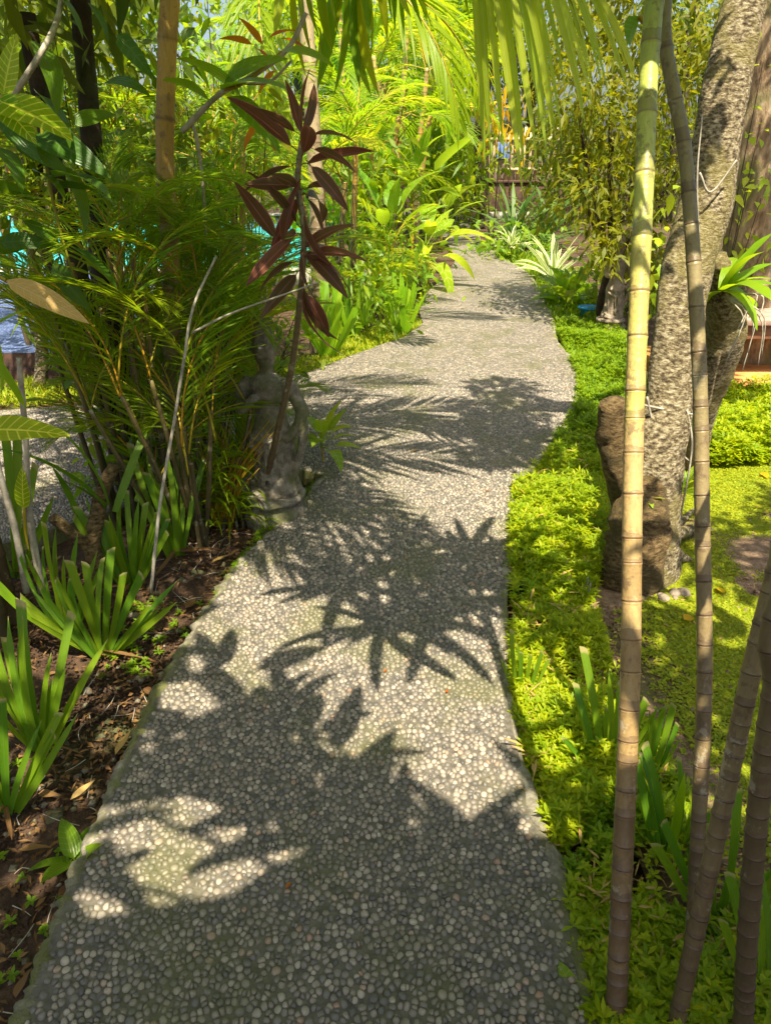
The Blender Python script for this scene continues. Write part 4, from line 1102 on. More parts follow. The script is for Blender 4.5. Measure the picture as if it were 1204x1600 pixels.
# ================================================================== clipped strap-leaf clumps
iris('large fan of clipped strap leaves on the soil, second from the path bottom left', tuple(G(160, 1022)), 15, fan=8, s=.95, seed=1, spread=52)
iris('tall upright clipped strap leaves at the left edge above the lily seedling', tuple(G(62, 1165)), 11, fan=0, s=.98, seed=2, spread=24)
iris('shaded strap leaf clump in the left edge corner, lowest of them', tuple(G(10, 1262)), 10, fan=5, s=.85, seed=3, spread=40)
iris('strap leaf fan behind the large fan, under the thin slanting stem', tuple(G(205, 915)), 13, fan=4, s=1.0, seed=4, spread=30)
iris('narrow strap leaf clump at the foot of the feathery palm', tuple(G(275, 865)), 9, fan=20, s=1.1, seed=5, spread=16)
iris('dark strap leaf clump between the left fans', tuple(G(105, 985)), 9, fan=-10, s=1.0, seed=6, spread=25)
iris('long strap leaves behind the grey canes at the left edge', tuple(G(20, 900)), 8, fan=15, s=1.3, seed=7, spread=40)
iris('short strap leaves at the right path edge in the ground cover', tuple(G(818, 1085)), 6, fan=0, s=.52, seed=8, spread=22)
iris('long arching strap leaves left of the pale ringed stem', tuple(G(950, 1205)), 10, fan=0, s=.78, seed=9, spread=34)
iris('strap leaves half hidden behind the pale ringed stem', tuple(G(1010, 1215)), 6, fan=0, s=.66, seed=10, spread=14)
iris('sunlit strap leaves between the pale and the brown ringed stems', tuple(G(1045, 1345)), 10, fan=0, s=.70, seed=11, spread=24, meshes=IR + IRL[:2])
iris('shaded strap leaves behind the leaning brown stem', tuple(G(1120, 1440)), 9, fan=0, s=.8, seed=12, spread=30)
iris('strap leaves at the right edge beside the dark stem', tuple(G(1200, 1560)), 8, fan=0, s=.9, seed=13, spread=26)
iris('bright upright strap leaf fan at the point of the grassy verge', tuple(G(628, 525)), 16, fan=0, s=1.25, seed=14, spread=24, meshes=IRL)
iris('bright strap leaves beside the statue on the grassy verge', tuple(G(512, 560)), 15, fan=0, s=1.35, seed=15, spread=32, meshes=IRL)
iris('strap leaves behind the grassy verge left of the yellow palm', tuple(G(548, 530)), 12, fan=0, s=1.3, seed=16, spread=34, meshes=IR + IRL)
iris('sunlit strap leaf clump on the far bank of the side path', tuple(G(120, 600)), 9, fan=0, s=1.3, seed=17, spread=40, meshes=IR)

# small leafy plants
broad_plant('lily_seedling', 'low glossy lily seedling with six leaves on the soil, bottom left', tuple(G(118, 1350)), 7, .115, .042, 'broad', el=(0, 60), azr=(0, 360), prof='ovate', droop=.25, seed=3, stalk=.12, h=0)
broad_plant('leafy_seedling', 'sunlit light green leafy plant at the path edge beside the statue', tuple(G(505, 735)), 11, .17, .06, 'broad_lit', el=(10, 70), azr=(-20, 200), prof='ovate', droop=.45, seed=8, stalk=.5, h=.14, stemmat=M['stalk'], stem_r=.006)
broad_plant('leafy_seedling', 'single broad leaf plant lying over the path edge below the statue', tuple(G(545, 742)), 3, .13, .05, 'broad_lit', el=(0, 25), azr=(60, 120), prof='ovate', droop=.2, seed=9, stalk=.3)
broad_plant('leafy_seedling', 'yellow green seedling sprouting against the foot of the pale stem', tuple(G(905, 1590)), 6, .075, .035, 'broad_lit', el=(5, 50), prof='ovate', droop=.3, seed=10, stalk=.3)
broad_plant('leafy_seedling', 'yellow green leafy shoot on the trunk right of the old tree foot', tuple(P(1062, 770, 2.85)), 9, .16, .05, 'broad_lit', el=(0, 75), azr=(-10, 190), prof='lance', droop=.4, seed=11, stalk=.1)
broad_plant('leafy_seedling', 'small round leaved creeper on the old tree trunk under the vine ring', tuple(P(1070, 645, 2.7)), 9, .06, .035, 'broad', el=(-60, 40), azr=(60, 250), prof='ovate', droop=.2, seed=12, stalk=.3)
broad_plant('leafy_seedling', 'sprig of oval leaves on the lower trunk left of the thin brown stem', tuple(P(1012, 780, 2.44)), 5, .045, .022, 'broad_lit', el=(-30, 30), azr=(60, 200), prof='ovate', droop=.2, seed=13, stalk=.3)

# ================================================================== statues
def statue(label, loc, s=1.0, rz=0.0, arm=True, mat='stone', seed=0):
    t = thing('stone_statue', label, 'statue', tuple(loc), None, R(rz))
    # round plinth
    V, F, U, T = tube([(0, 0, z) for z in (-.05, .0, .05, .10, .125, .13, .145, .165, .17)], [.165, .17, .165, .15, .135, .15, .155, .15, .12], 28, bump=.10, bfreq=8, seed=seed, lump=.12)
    me = mk_mesh('plinth', V * s, F, U, T, M[mat]); obj('plinth', me, t)
    # draped figure: one lathe with folds
    zs = [.165, .18, .20, .25, .32, .40, .46, .50, .54, .60, .66, .72, .76, .79, .81, .83, .86, .90, .94, .97, 1.0, 1.04, 1.07]
    rs = [.120, .132, .128, .112, .102, .104, .112, .108, .090, .078, .085, .098, .095, .060, .034, .032, .044, .056, .058, .052, .045, .030, .006]
    n, k = 90, 64
    zz = np.linspace(zs[0], zs[-1], n); r0 = np.interp(zz, zs, rs)
    th = np.linspace(0, 2 * np.pi, k, endpoint=False)
    fold = np.clip((.47 - zz) / .10, 0, 1)[:, None] * (.075 * np.sign(np.sin(th * 11)) * np.abs(np.sin(th * 11)) ** .6)[None]
    sw = .035 * np.sin(th * 3 + zz[:, None] * 30) * (np.clip((.30 - zz) / .1, 0, 1)[:, None])
    depth = np.where(zz < .80, .72, 1.0)[:, None]
    rr_ = r0[:, None] * (1 + fold + sw)
    flare = np.array([.05 * math.sin(2.2 * z + 1) for z in zz])
    V = np.stack([rr_ * np.cos(th)[None] + flare[:, None] * 0.3, rr_ * np.sin(th)[None] * depth, np.repeat(zz[:, None], k, 1)], -1).reshape(-1, 3)
    i = np.arange(n - 1)[:, None] * k; j = np.arange(k)[None]
    F = np.stack([i + j, i + (j + 1) % k, i + k + (j + 1) % k, i + k + j], -1).reshape(-1, 4)
    V = np.concatenate([V, [[0, 0, zs[0]]], [[0, 0, zs[-1]]]])
    jj = np.arange(0, k, 2); o2 = (n - 1) * k; cN = n * k
    F = np.concatenate([F, np.stack([np.full(len(jj), cN), (jj + 2) % k, jj + 1, jj], 1), np.stack([np.full(len(jj), cN + 1), o2 + jj, o2 + jj + 1, o2 + (jj + 2) % k], 1)])
    parts = [(V, F, V[:, :2] * 1.0, np.zeros(len(V)))]
    def tb_(pts, rad, sd=12, m=26):
        parts.append(tube(bez(pts, m), rad, sd))
    # swags and the scroll at the hem
    for z0, a0, a1, dz in ((.47, -2.9, -.2, -.06), (.24, -2.9, -.3, -.055), (.20, -2.7, -.5, -.03), (.49, -2.6, -.6, -.02)):
        aa = np.linspace(a0, a1, 12)
        tb_([(math.cos(a) * np.interp(z0, zs, rs) * 1.02, math.sin(a) * np.interp(z0, zs, rs) * .74, z0 + dz * math.sin((a - a0) / (a1 - a0) * math.pi)) for a in aa], [.009, .013, .009], 8, 30)
    sc = [(math.cos(a) * .035 * (1 - a / 14) , -.085 - .006 * a / 3, .255 + math.sin(a) * .045 * (1 - a / 14)) for a in np.linspace(0, 11, 30)]
    tb_(sc, [.009, .008, .005], 8, 60)
    for x in (-.03, 0.0, .03): tb_([(x, -.082, .46), (x * 1.1, -.088, .38), (x * .8, -.092, .29)], [.008, .010, .006], 8, 14)
    # hair bun, face ridges
    tb_([(0, .01, 1.02), (0, .015, 1.06), (0, .015, 1.11)], [.035, .042, .018], 14, 10)
    tb_([(0, -.055, .955), (0, -.070, .925), (0, -.058, .915)], [.006, .010, .006], 8, 8)
    for sx in (-1, 1):
        tb_([(sx * .012, -.053, .952), (sx * .026, -.050, .956), (sx * .038, -.040, .950)], [.004, .007, .003], 8, 8)
        tb_([(sx * .054, 0, .93), (sx * .060, 0, .905), (sx * .052, 0, .89)], [.008, .010, .005], 8, 8)
    tb_([(-.018, -.052, .893), (0, -.058, .890), (.018, -.052, .893)], [.003, .007, .003], 8, 8)
    # arms: right one akimbo with open loop, left one to the chest
    tb_([(.085, 0, .765), (.120, -.005, .735), (.165, -.01, .655), (.180, -.02, .615), (.165, -.035, .56), (.125, -.05, .505), (.095, -.06, .48)], [.036, .038, .034, .034, .028, .023, .024], 14, 40)
    tb_([(-.085, 0, .765), (-.125, -.01, .70), (-.135, -.03, .64), (-.10, -.075, .64), (-.03, -.085, .70)], [.036, .036, .032, .027, .022], 14, 34)
    # loose scarf from elbow down to the hem
    tb_([(.180, -.02, .60), (.185, -.02, .52), (.165, -.02, .42), (.135, -.02, .32), (.115, -.02, .24)], [.020, .026, .022, .020, .016], 10, 30)
    V, F, U, T = cat_parts(parts)
    me = mk_mesh('figure', V * s, F, U, T, M[mat])
    o = obj('figure', me, t)
    rm = o.modifiers.new('fuse', 'REMESH'); rm.mode = 'VOXEL'; rm.voxel_size = .0065 * s; rm.use_smooth_shade = True
    return t
statue('weathered stone figure with one arm akimbo, half hidden by palm fronds', G(432, 812), .84, rz=-12)
statue('pale weathered stone figure behind the pale stem, buried in shrub leaves', G(950, 520), .80, rz=20, mat='stone_light', seed=4)
# blue basin
bb = thing('blue_tub', 'small bright blue plastic tub beside the pale statue base', 'tub', tuple(G(918, 503)))
V, F, U, T = tube([(0, 0, .0), (0, 0, .01), (0, 0, .13), (0, 0, .14), (0, 0, .138), (0, 0, .03)], [.07, .075, .10, .108, .098, .07], 20)
obj('bowl', mk_mesh('bowl', V, F, U, T, M['blue_plastic']), bb)
V, F, U, T = tube([(math.cos(a) * .104, math.sin(a) * .104, .137) for a in np.linspace(0, 6.28, 28)], [.007], 8, cap=False)
obj('rim', mk_mesh('rim', V, F, U, T, M['blue_plastic']), bb)

# ================================================================== left thicket
B1 = G(330, 835)
# thick ringed orange trunk
def trunk_only(name, label, pxs, Y0, k, rad, node, mat, extra=(), cat='palm', seed=1, crown=None, azr=(0, 360)):
    pts = [PL(x, y, Y0, k) for x, y in pxs] + [Vector(e) for e in extra]
    base = Vector(pts[0]); base.z = 0; pts[0].z = -.04
    t = thing(name, label, cat, tuple(base))
    V, F, U, T = ring_tube([tuple(p - base) for p in pts], rad, node, 18, seed=seed, jitter=.15)
    obj('trunk', mk_mesh('trunk', V, F, U, T, M[mat]), t)
    if crown:
        ms, n, el, sc = crown
        rr = random.Random(seed)
        tp = pts[-1] - base
        for i in range(n):
            obj('frond', rr.choice(ms), t, M=orient(tp - Vector((0, 0, rr.uniform(0, .1))), azr[0] + (azr[1] - azr[0]) * ((i * .382) % 1), rr.uniform(*el), rr.uniform(-20, 20), rr.uniform(*sc)))
    return t
trunk_only('orange_palm', 'thick smooth orange and green ringed trunk rising through the left thicket',
           [(262, 830), (266, 640), (268, 440), (258, 250), (262, 60), (266, -60)], 2.95, -.02, [.037, .034, .032, .031, .030], (.06, .42), 'culm_orange',
           extra=[(-.63, 2.95, 3.1)], crown=(FR_A, 13, (5, 65), (1.0, 1.35)), seed=2)
trunk_only('pale_palm', 'pale ringed palm trunk behind the red cordyline', [(497, 570), (498, 420), (492, 260), (480, 60), (474, -60)], 6.1, 0.0, [.07, .06, .055, .05], (.12, .30), 'palm_trunk', crown=(FR_B, 8, (0, 50), (.9, 1.1)), seed=3)
for k, (pp, Y0, rad, lab) in enumerate([
        ([(225, 850), (196, 760), (170, 640), (140, 500), (118, 400), (92, 300), (70, 180), (40, 20)], 3.1, [.045, .040, .036, .034, .03], 'dark crooked trunk leaning left through the shaded thicket'),
        ([(215, 830), (205, 720), (190, 600), (178, 500), (160, 420), (150, 300), (135, 120), (120, -60)], 3.3, [.05, .05, .045, .04, .035], 'darkest straight trunk just left of the orange ringed palm'),
        ([(70, 660), (66, 560), (58, 440), (45, 300), (40, 120)], 5.0, [.045, .04, .04, .035], 'thin brown trunk standing on the far bank before the blue deck'),
        ([(165, 660), (130, 560), (95, 470), (70, 350), (60, 200)], 4.8, [.022, .02, .018, .015], 'thin dark sapling crossing in front of the blue deck')]):
    pts = [PL(x, y, Y0, 0) for x, y in pp]; base = Vector(pts[0]); base.z = 0; pts[0].z = -.05
    t = thing('thicket_tree', lab, 'tree', tuple(base))
    V, F, U, T = tube(bez([tuple(p - base) for p in pts], 40), rad, 12, bump=.14, bfreq=10, seed=k, lump=.1)
    obj('trunk', mk_mesh('trunk', V, F, U, T, M['bark_dark'] if k != 2 else M['bark']), t)
    tp = pts[-1] - base
    cb = [(tp.x + x, tp.y + y, tp.z + z, r) for x, y, z, r in ((-.1, .0, .1, .4), (.3, .2, .4, .4), (-.4, -.3, .5, .45), (.2, -.4, .6, .4), (-.5, .3, -.1, .3))]
    obj('crown', crown_mesh('crown', cb, 420 if k < 2 else 220, .16, .06, M['bgleaf_dark'], 40 + k, prof='ovate'), t)
# stub branch of the cut shrub
sp_ = G(160, 905)
t = thing('pruned_shrub', 'pruned grey branching stump behind the strap leaf fans', 'shrub', tuple(sp_))
V, F, U, T = cat_parts([tube(bez([tuple(P(x, y, yy) - sp_) for x, y, yy in ((158, 910, 2.35), (145, 850, 2.4), (160, 770, 2.5), (180, 725, 2.55))], 18), [.035, .03, .028, .022], 10, bump=.2, lump=.15),
                        tube(bez([tuple(P(x, y, yy) - sp_) for x, y, yy in ((148, 865, 2.4), (115, 835, 2.38), (82, 808, 2.35))], 12), [.025, .02, .02], 10, bump=.2, seed=3)])
obj('branch', mk_mesh('branch', V, F, U, T, M['fibre']), t)
# pale slanting stem
def bare_stem(label, pp, rad, mat, Y, sub=()):
    pts = [P(x, y, yy) for (x, y), yy in zip(pp, Y)]
    base = Vector(pts[0])
    t = thing('bare_stem', label, 'stem', tuple(base))
    V, F, U, T = tube(bez([tuple(p - base) for p in pts], 36), rad, 8, bump=.12, bfreq=20, lump=.1)
    obj('stem', mk_mesh('stem', V, F, U, T, M[mat]), t)
    for sb_, yy in sub:
        V, F, U, T = tube(bez([tuple(P(x, y, yy) - base) for x, y in sb_], 14), [rad[-1], rad[-1] * .6], 7, bump=.1)
        obj('twig', mk_mesh('twig', V, F, U, T, M[mat]), t)
    return t
bare_stem('thin pale bare stem slanting up from the strap leaves in front of the palm', [(236, 925), (250, 790), (272, 660), (288, 560), (302, 480), (338, 400)], [.0065, .0055, .0048, .004], 'branch', [2.25, 2.3, 2.35, 2.35, 2.4, 2.5], sub=[([(300, 520), (360, 490), (430, 465), (500, 440)], 2.4)])
bare_stem('grey twin cane at the left edge rising from strap leaves', [(42, 925), (25, 830), (0, 740), (-20, 640)], [.013, .012, .011, .010], 'branch', [2.2, 2.2, 2.2, 2.2])
bare_stem('straight grey cane beside the twin cane carrying a variegated leaf', [(66, 925), (46, 800), (40, 680), (30, 560)], [.014, .012, .010, .008], 'branch', [2.25, 2.25, 2.2, 2.15])
bare_stem('pale forked branch crossing the top of the thicket', [(285, 205), (340, 150), (395, 118), (450, 75), (478, 20)], [.011, .009, .009, .007], 'branch', [2.9, 2.85, 2.8, 2.8, 2.8], sub=[([(350, 142), (372, 130), (420, 128), (455, 95)], 2.85), ([(300, 190), (310, 230), (318, 300), (322, 380)], 2.9)])
bare_stem('thin grey branch slanting up through the dark upper left corner', [(20, 150), (60, 90), (90, 30), (100, -40)], [.010, .009, .008, .007], 'branch', [2.4, 2.4, 2.5, 2.6])

# main feathery areca clump
palm('areca_palm', 'dense feathery areca palm clump filling the left bank beside the statue', tuple(G(312, 832)), 18, 42, FR_A[:2] + FR_D, h=(.25, .8), el=(58, 87), scale=(.5, .78), azr=(-150, 70), stem_r=.010, spread=.17, lean=.25, seed=5)
palm('areca_palm', 'shorter dark areca palm behind the dark trunks left of the orange palm', tuple(G(215, 800)), 6, 9, FR_D, h=(.7, 1.3), el=(35, 75), scale=(.5, .7), azr=(20, 120), stem_r=.011, spread=.15, seed=6)
palm('areca_palm', 'sunlit tall areca palm above the clump, behind the red cordyline', tuple(G(360, 725)), 6, 16, FR_A, h=(.9, 1.4), el=(30, 78), scale=(.5, .7), azr=(-190, 10), stem_r=.012, spread=.15, seed=8)
palm('areca_palm', 'areca palm on the far bank in front of the blue deck', tuple(G(300, 598)), 5, 12, FR_D + FR_A[:1], h=(.3, .9), el=(30, 80), scale=(.55, .8), spread=.2, seed=9)
palm('areca_palm', 'areca palm between the pool and the grassy verge', tuple(G(330, 560)), 6, 16, FR_A, h=(.4, .9), el=(25, 80), scale=(.6, .85), spread=.22, seed=10)
palm('areca_palm', 'bright areca palm hiding the pool left of the orange palm', tuple(G(175, 612)), 6, 20, FR_A, h=(.9, 1.5), el=(25, 75), scale=(.55, .8), spread=.25, seed=62)
palm('areca_palm', 'bright areca palm hiding the pool right of the orange palm', tuple(G(290, 585)), 6, 18, FR_A + FR_Y, h=(.7, 1.4), el=(15, 75), scale=(.6, .85), spread=.3, seed=63)
palm('areca_palm', 'tall yellow green areca palm beyond the pool deck corner', tuple(G(330, 462)), 6, 22, FR_A + FR_Y, h=(1.3, 2.6), el=(0, 70), scale=(.8, 1.1), spread=.4, seed=64, stem_r=.022)
palm('areca_palm', 'high areca fronds behind the upper left trunks', tuple(G(110, 560)), 5, 24, FR_D, h=(1.5, 2.3), el=(-5, 60), scale=(.7, 1.0), spread=.3, seed=65)
palm('areca_palm', 'sunlit areca fronds rising left of the cordyline', tuple(G(335, 665)), 5, 16, FR_A, h=(1.2, 1.7), el=(10, 65), scale=(.4, .6), spread=.15, seed=66)
palm('areca_palm', 'young upright areca shoots right in front of the stone figure', tuple(G(372, 818)), 4, 12, FR_A[:2] + FR_D[:2], h=(.05, .25), el=(50, 85), scale=(.36, .55), azr=(-120, 60), stem_r=.008, spread=.06, seed=67)
palm('areca_palm', 'upright bright areca shoots in the middle of the left clump', tuple(G(275, 815)), 9, 16, FR_A, h=(.8, 1.3), el=(60, 88), scale=(.42, .6), azr=(-180, 180), stem_r=.010, spread=.16, seed=68)
# orange-stemmed tuft at the clump foot
rg = np.random.default_rng(3)
tf = thing('orange_tuft', 'tuft of thin orange stalks and grassy leaves at the palm foot', 'plant', tuple(G(345, 822)))
parts = []
for i in range(46):
    a = rg.uniform(-.4, 2.6); l = rg.uniform(.25, .55); rr0 = rg.uniform(0, .06)
    p0 = np.array([math.cos(a) * rr0, math.sin(a) * rr0, -.01]); p1 = p0 + np.array([math.cos(a) * l * .18, -.04 + math.sin(a) * l * .1, l * .6]); p2 = p0 + np.array([math.cos(a) * l * .5, -.06 + math.sin(a) * l * .3, l])
    parts.append(tube(bez([p0, p1, p2], 8), [.0045, .003, .0015], 5))
V, F, U, T = cat_parts(parts); o = obj('stalks', mk_mesh('stalks', V, F, U, T, M['stalk_orange']), tf); o['kind'] = 'stuff'
n = 170
a = rg.uniform(-.9, 2.9, n); e = rg.uniform(.5, 1.4, n)
V, F, U, T = strips(np.stack([rg.normal(0, .06, n), rg.normal(0, .05, n), rg.uniform(0, .35, n)], 1), np.stack([np.cos(a) * np.cos(e), -np.abs(np.sin(a)) * np.cos(e), np.sin(e)], 1), [0, -.3, 1], rg.uniform(.15, .34, n), .010, .5, 'lance', 5, .2)
o = obj('leaves', mk_mesh('leaves', V, F, U, T, M['areca']), tf); o['kind'] = 'stuff'

# red cordyline
cb_ = G(480, 640); cb_ = Vector((P(478, 560, 2.6).x, 2.6, 0))
CL = [leaf_mesh('leaf', .30, .066 + .006 * k, M['cordyline'], 'lance', droop=.15 + .22 * k, fold=.22 - .05 * k, nseg=10, stalk=.04, wave=.05) for k in range(3)]
cd = thing('red_cordyline', 'dark red cordyline with drooping maroon leaves in front of the pool', 'plant', tuple(cb_))
def cdp(x, y, Y=2.5): return P(x, y, Y) - cb_
V, F, U, T = ring_tube([tuple(G(405, 800) - cb_), tuple(cdp(430, 690, 2.8)), tuple(cdp(458, 560, 2.65)), tuple(cdp(475, 380, 2.5)), tuple(cdp(465, 290, 2.5)), tuple(cdp(472, 215, 2.5))], [.014, .013, .011, .009], .03, 10)
obj('stem', mk_mesh('stem', V, F, U, T, M['culm_brown']), cd)
def leafto(parent, base, origin, tip, mesh, mlen, roll=0.0, Y2=None):
    """place a canonical leaf mesh from origin towards tip (points in the scene), scaled to fit"""
    o_, t_ = origin - base, tip - base
    d = (t_ - o_); Ln = d.length; d.normalize()
    az = math.degrees(math.atan2(d.x, d.y)); el = math.degrees(math.asin(max(-1, min(1, d.z))))
    return obj('leaf', mesh, parent, M=orient(o_, az, el, roll, Ln / mlen))
for (x0, y0, x1, y1, dy, k, roll) in [
        (472, 215, 470, 112, -.04, 0, 70), (472, 218, 452, 130, .02, 0, 100), (474, 215, 545, 192, -.05, 1, 20), (470, 212, 405, 165, .05, 0, 60), (468, 240, 375, 150, .12, 0, 70),
        (480, 230, 555, 246, -.03, 1, 40), (470, 215, 500, 130, .1, 0, 80),
        (470, 290, 380, 285, -.10, 0, 80), (440, 385, 372, 285, -.04, 0, 70), (440, 395, 455, 285, -.06, 0, 90), (478, 250, 545, 320, -.04, 1, 60), (480, 255, 530, 310, .1, 0, 40), (468, 395, 532, 335, -.04, 1, 50), (470, 400, 560, 378, -.06, 1, 30),
        (475, 400, 575, 425, .05, 2, 10), (470, 420, 415, 480, .08, 1, 60), (472, 440, 485, 545, -.05, 2, 80), (474, 450, 520, 530, -.03, 2, 60), (470, 445, 478, 570, -.08, 2, 100), (474, 380, 466, 470, -.06, 1, 90), (468, 300, 430, 380, .1, 0, 60), (474, 300, 520, 380, .1, 0, 60), (470, 320, 490, 420, -.08, 1, 85), (470, 405, 400, 430, .02, 1, 30)]:
    leafto(cd, cb_, P(x0, y0, 2.5), P(x1, y1, 2.5 + dy), CL[k], .315, roll)

rr = random.Random(41)
for i in range(11):
    k = rr.random(); px, py = (470 + rr.uniform(-6, 6), 225 + 190 * k)
    a = rr.uniform(0, 6.28)
    o_ = P(px, py, 2.5) - cb_
    obj('leaf', CL[rr.randrange(3)], cd, M=orient(o_, math.degrees(a), rr.uniform(-45, 55), rr.uniform(-60, 60), rr.uniform(.45, .75)))
# crotons and big leaves in the upper left
def single_leaves(name, label, Y, mesh, mlen, lst, cat='plant', stem=None):
    base = P(lst[0][0], lst[0][1], Y)
    t = thing(name, label, cat, tuple(base))
    for (x0, y0, x1, y1, dy, roll) in lst:
        leafto(t, base, P(x0, y0, Y), P(x1, y1, Y + dy), mesh, mlen, roll)
    if stem:
        V, F, U, T = tube(bez([tuple(P(x, y, Y) - base) for x, y in stem], 16), [.006, .005, .003], 7, bump=.1)
        obj('stem', mk_mesh('stem', V, F, U, T, M['stalk']), t)
    return t
CRO = leaf_mesh('leaf', .24, .085, M['croton'], 'ovate', droop=.15, fold=.08, nseg=10, wave=.03)
single_leaves('croton', 'croton with yellow veined leaves at the upper left edge', 1.9, CRO, .24, [(5, 150, 22, 48, 0, 95), (-10, 155, 108, 190, -.15, 20), (0, 145, -40, 60, .05, 70), (-5, 150, 50, 215, -.1, 40)], stem=[(5, 150), (-10, 220), (-30, 350)])
single_leaves('croton', 'sunlit yellow veined croton leaf over the side path at the left edge', 1.85, CRO, .24, [(-38, 672, 104, 664, -.03, 25), (-30, 690, -60, 620, .05, 20)], stem=[(-38, 672), (-60, 760), (-70, 900)])
single_leaves('croton', 'upright oval yellow green leaf on the grey cane below the variegated leaf', 2.2, CRO, .24, [(38, 795, 30, 730, 0, 85)], stem=[(38, 795), (40, 830), (46, 860)])
PD = leaf_mesh('leaf', .30, .075, M['pale_dry'], 'lance', droop=.12, fold=.18, nseg=8)
single_leaves('dry_leaf_branch', 'large pale dried leaf hanging across the view to the blue deck', 2.1, PD, .30, [(10, 438, 140, 498, -.05, 40)], stem=[(10, 438), (-20, 420), (-50, 380)], cat='leaf')
BL = leaf_mesh('leaf', .30, .10, M['dark_broad'], 'ovate', droop=.35, fold=.10, nseg=8, wave=.02)
lst = []
rr = random.Random(12)
for i in range(26):
    x, y = rr.uniform(-30, 210), rr.uniform(-20, 430)
    if x > 120 and y > 230: continue
    l = rr.uniform(60, 110); a = rr.uniform(-.5, 1.1)
    lst.append((x, y, x + l * math.cos(a), y + l * math.sin(a), rr.uniform(-.15, .15), rr.uniform(-50, 60)))
single_leaves('broadleaf_shrub', 'dark glossy broad leaved shrub filling the upper left corner', 2.5, BL, .30, lst, cat='shrub', stem=[(60, 150), (80, 300), (120, 450)])
BM = leaf_mesh('leaf', .34, .11, M['broad'], 'ovate', droop=.3, fold=.10, nseg=8, wave=.02)
single_leaves('broadleaf_shrub', 'broad green leaves on the pale forked branch above the cordyline', 2.75, BM, .34, [(350, 130, 430, 60, -.1, 50), (345, 140, 450, 90, -.15, 10), (380, 155, 300, 60, .1, 40), (360, 150, 445, 215, -.1, 30), (330, 160, 270, 100, .1, 40), (440, 80, 520, 70, -.1, 20)], cat='shrub', stem=[(350, 140), (380, 130), (440, 80)])
OR = leaf_mesh('leaf', .20, .05, M['orange'], 'lance', droop=.35, fold=.12, nseg=6, wave=.04)
single_leaves('orange_croton', 'orange and red croton leaves behind the pale forked branch', 3.3, OR, .20, [(395, 70, 345, 45, 0, 40), (400, 75, 440, 100, 0, 20), (410, 70, 380, 20, 0, 60), (440, 60, 495, 68, 0, 20), (430, 110, 395, 140, 0, 40), (390, 100, 350, 120, 0, 20), (420, 60, 460, 30, 0, 30), (410, 200, 440, 235, 0, 40), (405, 190, 370, 230, 0, 40), (520, 240, 545, 262, 0, 20)])
YG = leaf_mesh('leaf', .34, .035, M['iris_lit'], 'strap', droop=.3, fold=.12, nseg=7)
single_leaves('long_strap_leaves', 'broad bright strap leaves sweeping in from the left edge', 1.9, YG, .34, [(-40, 520, 60, 640, 0, 40), (-30, 480, 40, 600, .1, 20), (-40, 880, 62, 975, -.05, 30), (-60, 560, 20, 450, .1, 10)])
DG = leaf_mesh('leaf', .5, .04, M['iris'], 'strap', droop=.35, fold=.12, nseg=8)
single_leaves('long_strap_leaves', 'dark arching strap leaves over the side path left of the trunks', 2.45, DG, .5, [(165, 790, 20, 640, .1, 20), (165, 795, 80, 705, .15, 30), (170, 790, 130, 640, .1, 60), (180, 800, 230, 650, .1, 60), (140, 880, 120, 720, .05, 70)])

# climber leaves round the thicket trunks
def spray(name, label, poly_px, Yr, n, L, W, mat, seed, cat='shrub', prof='ovate', hang=.2, droop=.3, facing=0.0):
    """leafy spray filling a piece of the bank: points spread through depth Yr"""
    rg = np.random.default_rng(seed)
    x0, y0, x1, y1 = poly_px
    pts = []
    for _ in range(n):
        Y = rg.uniform(*Yr); pts.append(tuple(P(rg.uniform(x0, x1), rg.uniform(y0, y1), Y)))
    pts = np.array(pts); base = Vector(tuple(pts.mean(0))); base.z = 0
    k = 9; cs = pts[rg.integers(0, n, max(3, n // k))]
    pts = cs[rg.integers(0, len(cs), n)] + rg.normal(0, L * 1.1, (n, 3))
    D = norm(rg.normal(size=(n, 3)) + DOWN * hang); Nn = norm(rg.normal(size=(n, 3)) * .7 + [0, -.3, 1])
    V, F, U, T = strips(pts - np.array(base), D, Nn, L * rg.uniform(.6, 1.3, n), W * rg.uniform(.7, 1.2, n), droop, prof, 3, .12)
    t = thing(name, label, cat, tuple(base))
    o = obj('foliage', mk_mesh('foliage', V, F, U, T, M[mat]), t); o['kind'] = 'stuff'
    parts = []
    for c in cs[:24]:
        c = np.array(c) - np.array(base)
        b0 = np.array([c[0] * .3, c[1] * .3, 0]); parts.append(tube(bez([b0, (b0 + c) / 2 + [0, 0, .05], c], 7), [.006, .004, .002], 5))
    V, F, U, T = cat_parts(parts); obj('stems', mk_mesh('stems', V, F, U, T, M['bark_dark']), t)['kind'] = 'stuff'
    return t
spray('understory_shrub', 'feathery leaf mass screening the pool left of the orange palm', (30, 300, 250, 445), (4.3, 5.2), 260, .16, .022, 'areca', 71, prof='lance', hang=.1)
spray('understory_shrub', 'feathery leaf mass screening the pool right of the orange palm', (275, 310, 345, 450), (4.0, 5.0), 240, .16, .022, 'areca', 72, prof='lance', hang=.1)
spray('climber', 'leafy climber around the dark trunks left of the orange palm', (150, 560, 300, 800), (2.9, 3.3), 240, .07, .04, 'broad', 2)
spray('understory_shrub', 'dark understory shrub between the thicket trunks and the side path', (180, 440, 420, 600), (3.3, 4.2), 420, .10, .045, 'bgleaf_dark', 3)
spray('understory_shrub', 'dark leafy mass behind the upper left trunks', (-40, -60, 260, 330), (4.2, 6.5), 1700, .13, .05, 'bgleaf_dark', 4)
spray('understory_shrub', 'brown green leafy mass behind the orange ringed palm top', (230, -60, 420, 250), (4.0, 6.0), 420, .13, .035, 'areca', 5, prof='lance')
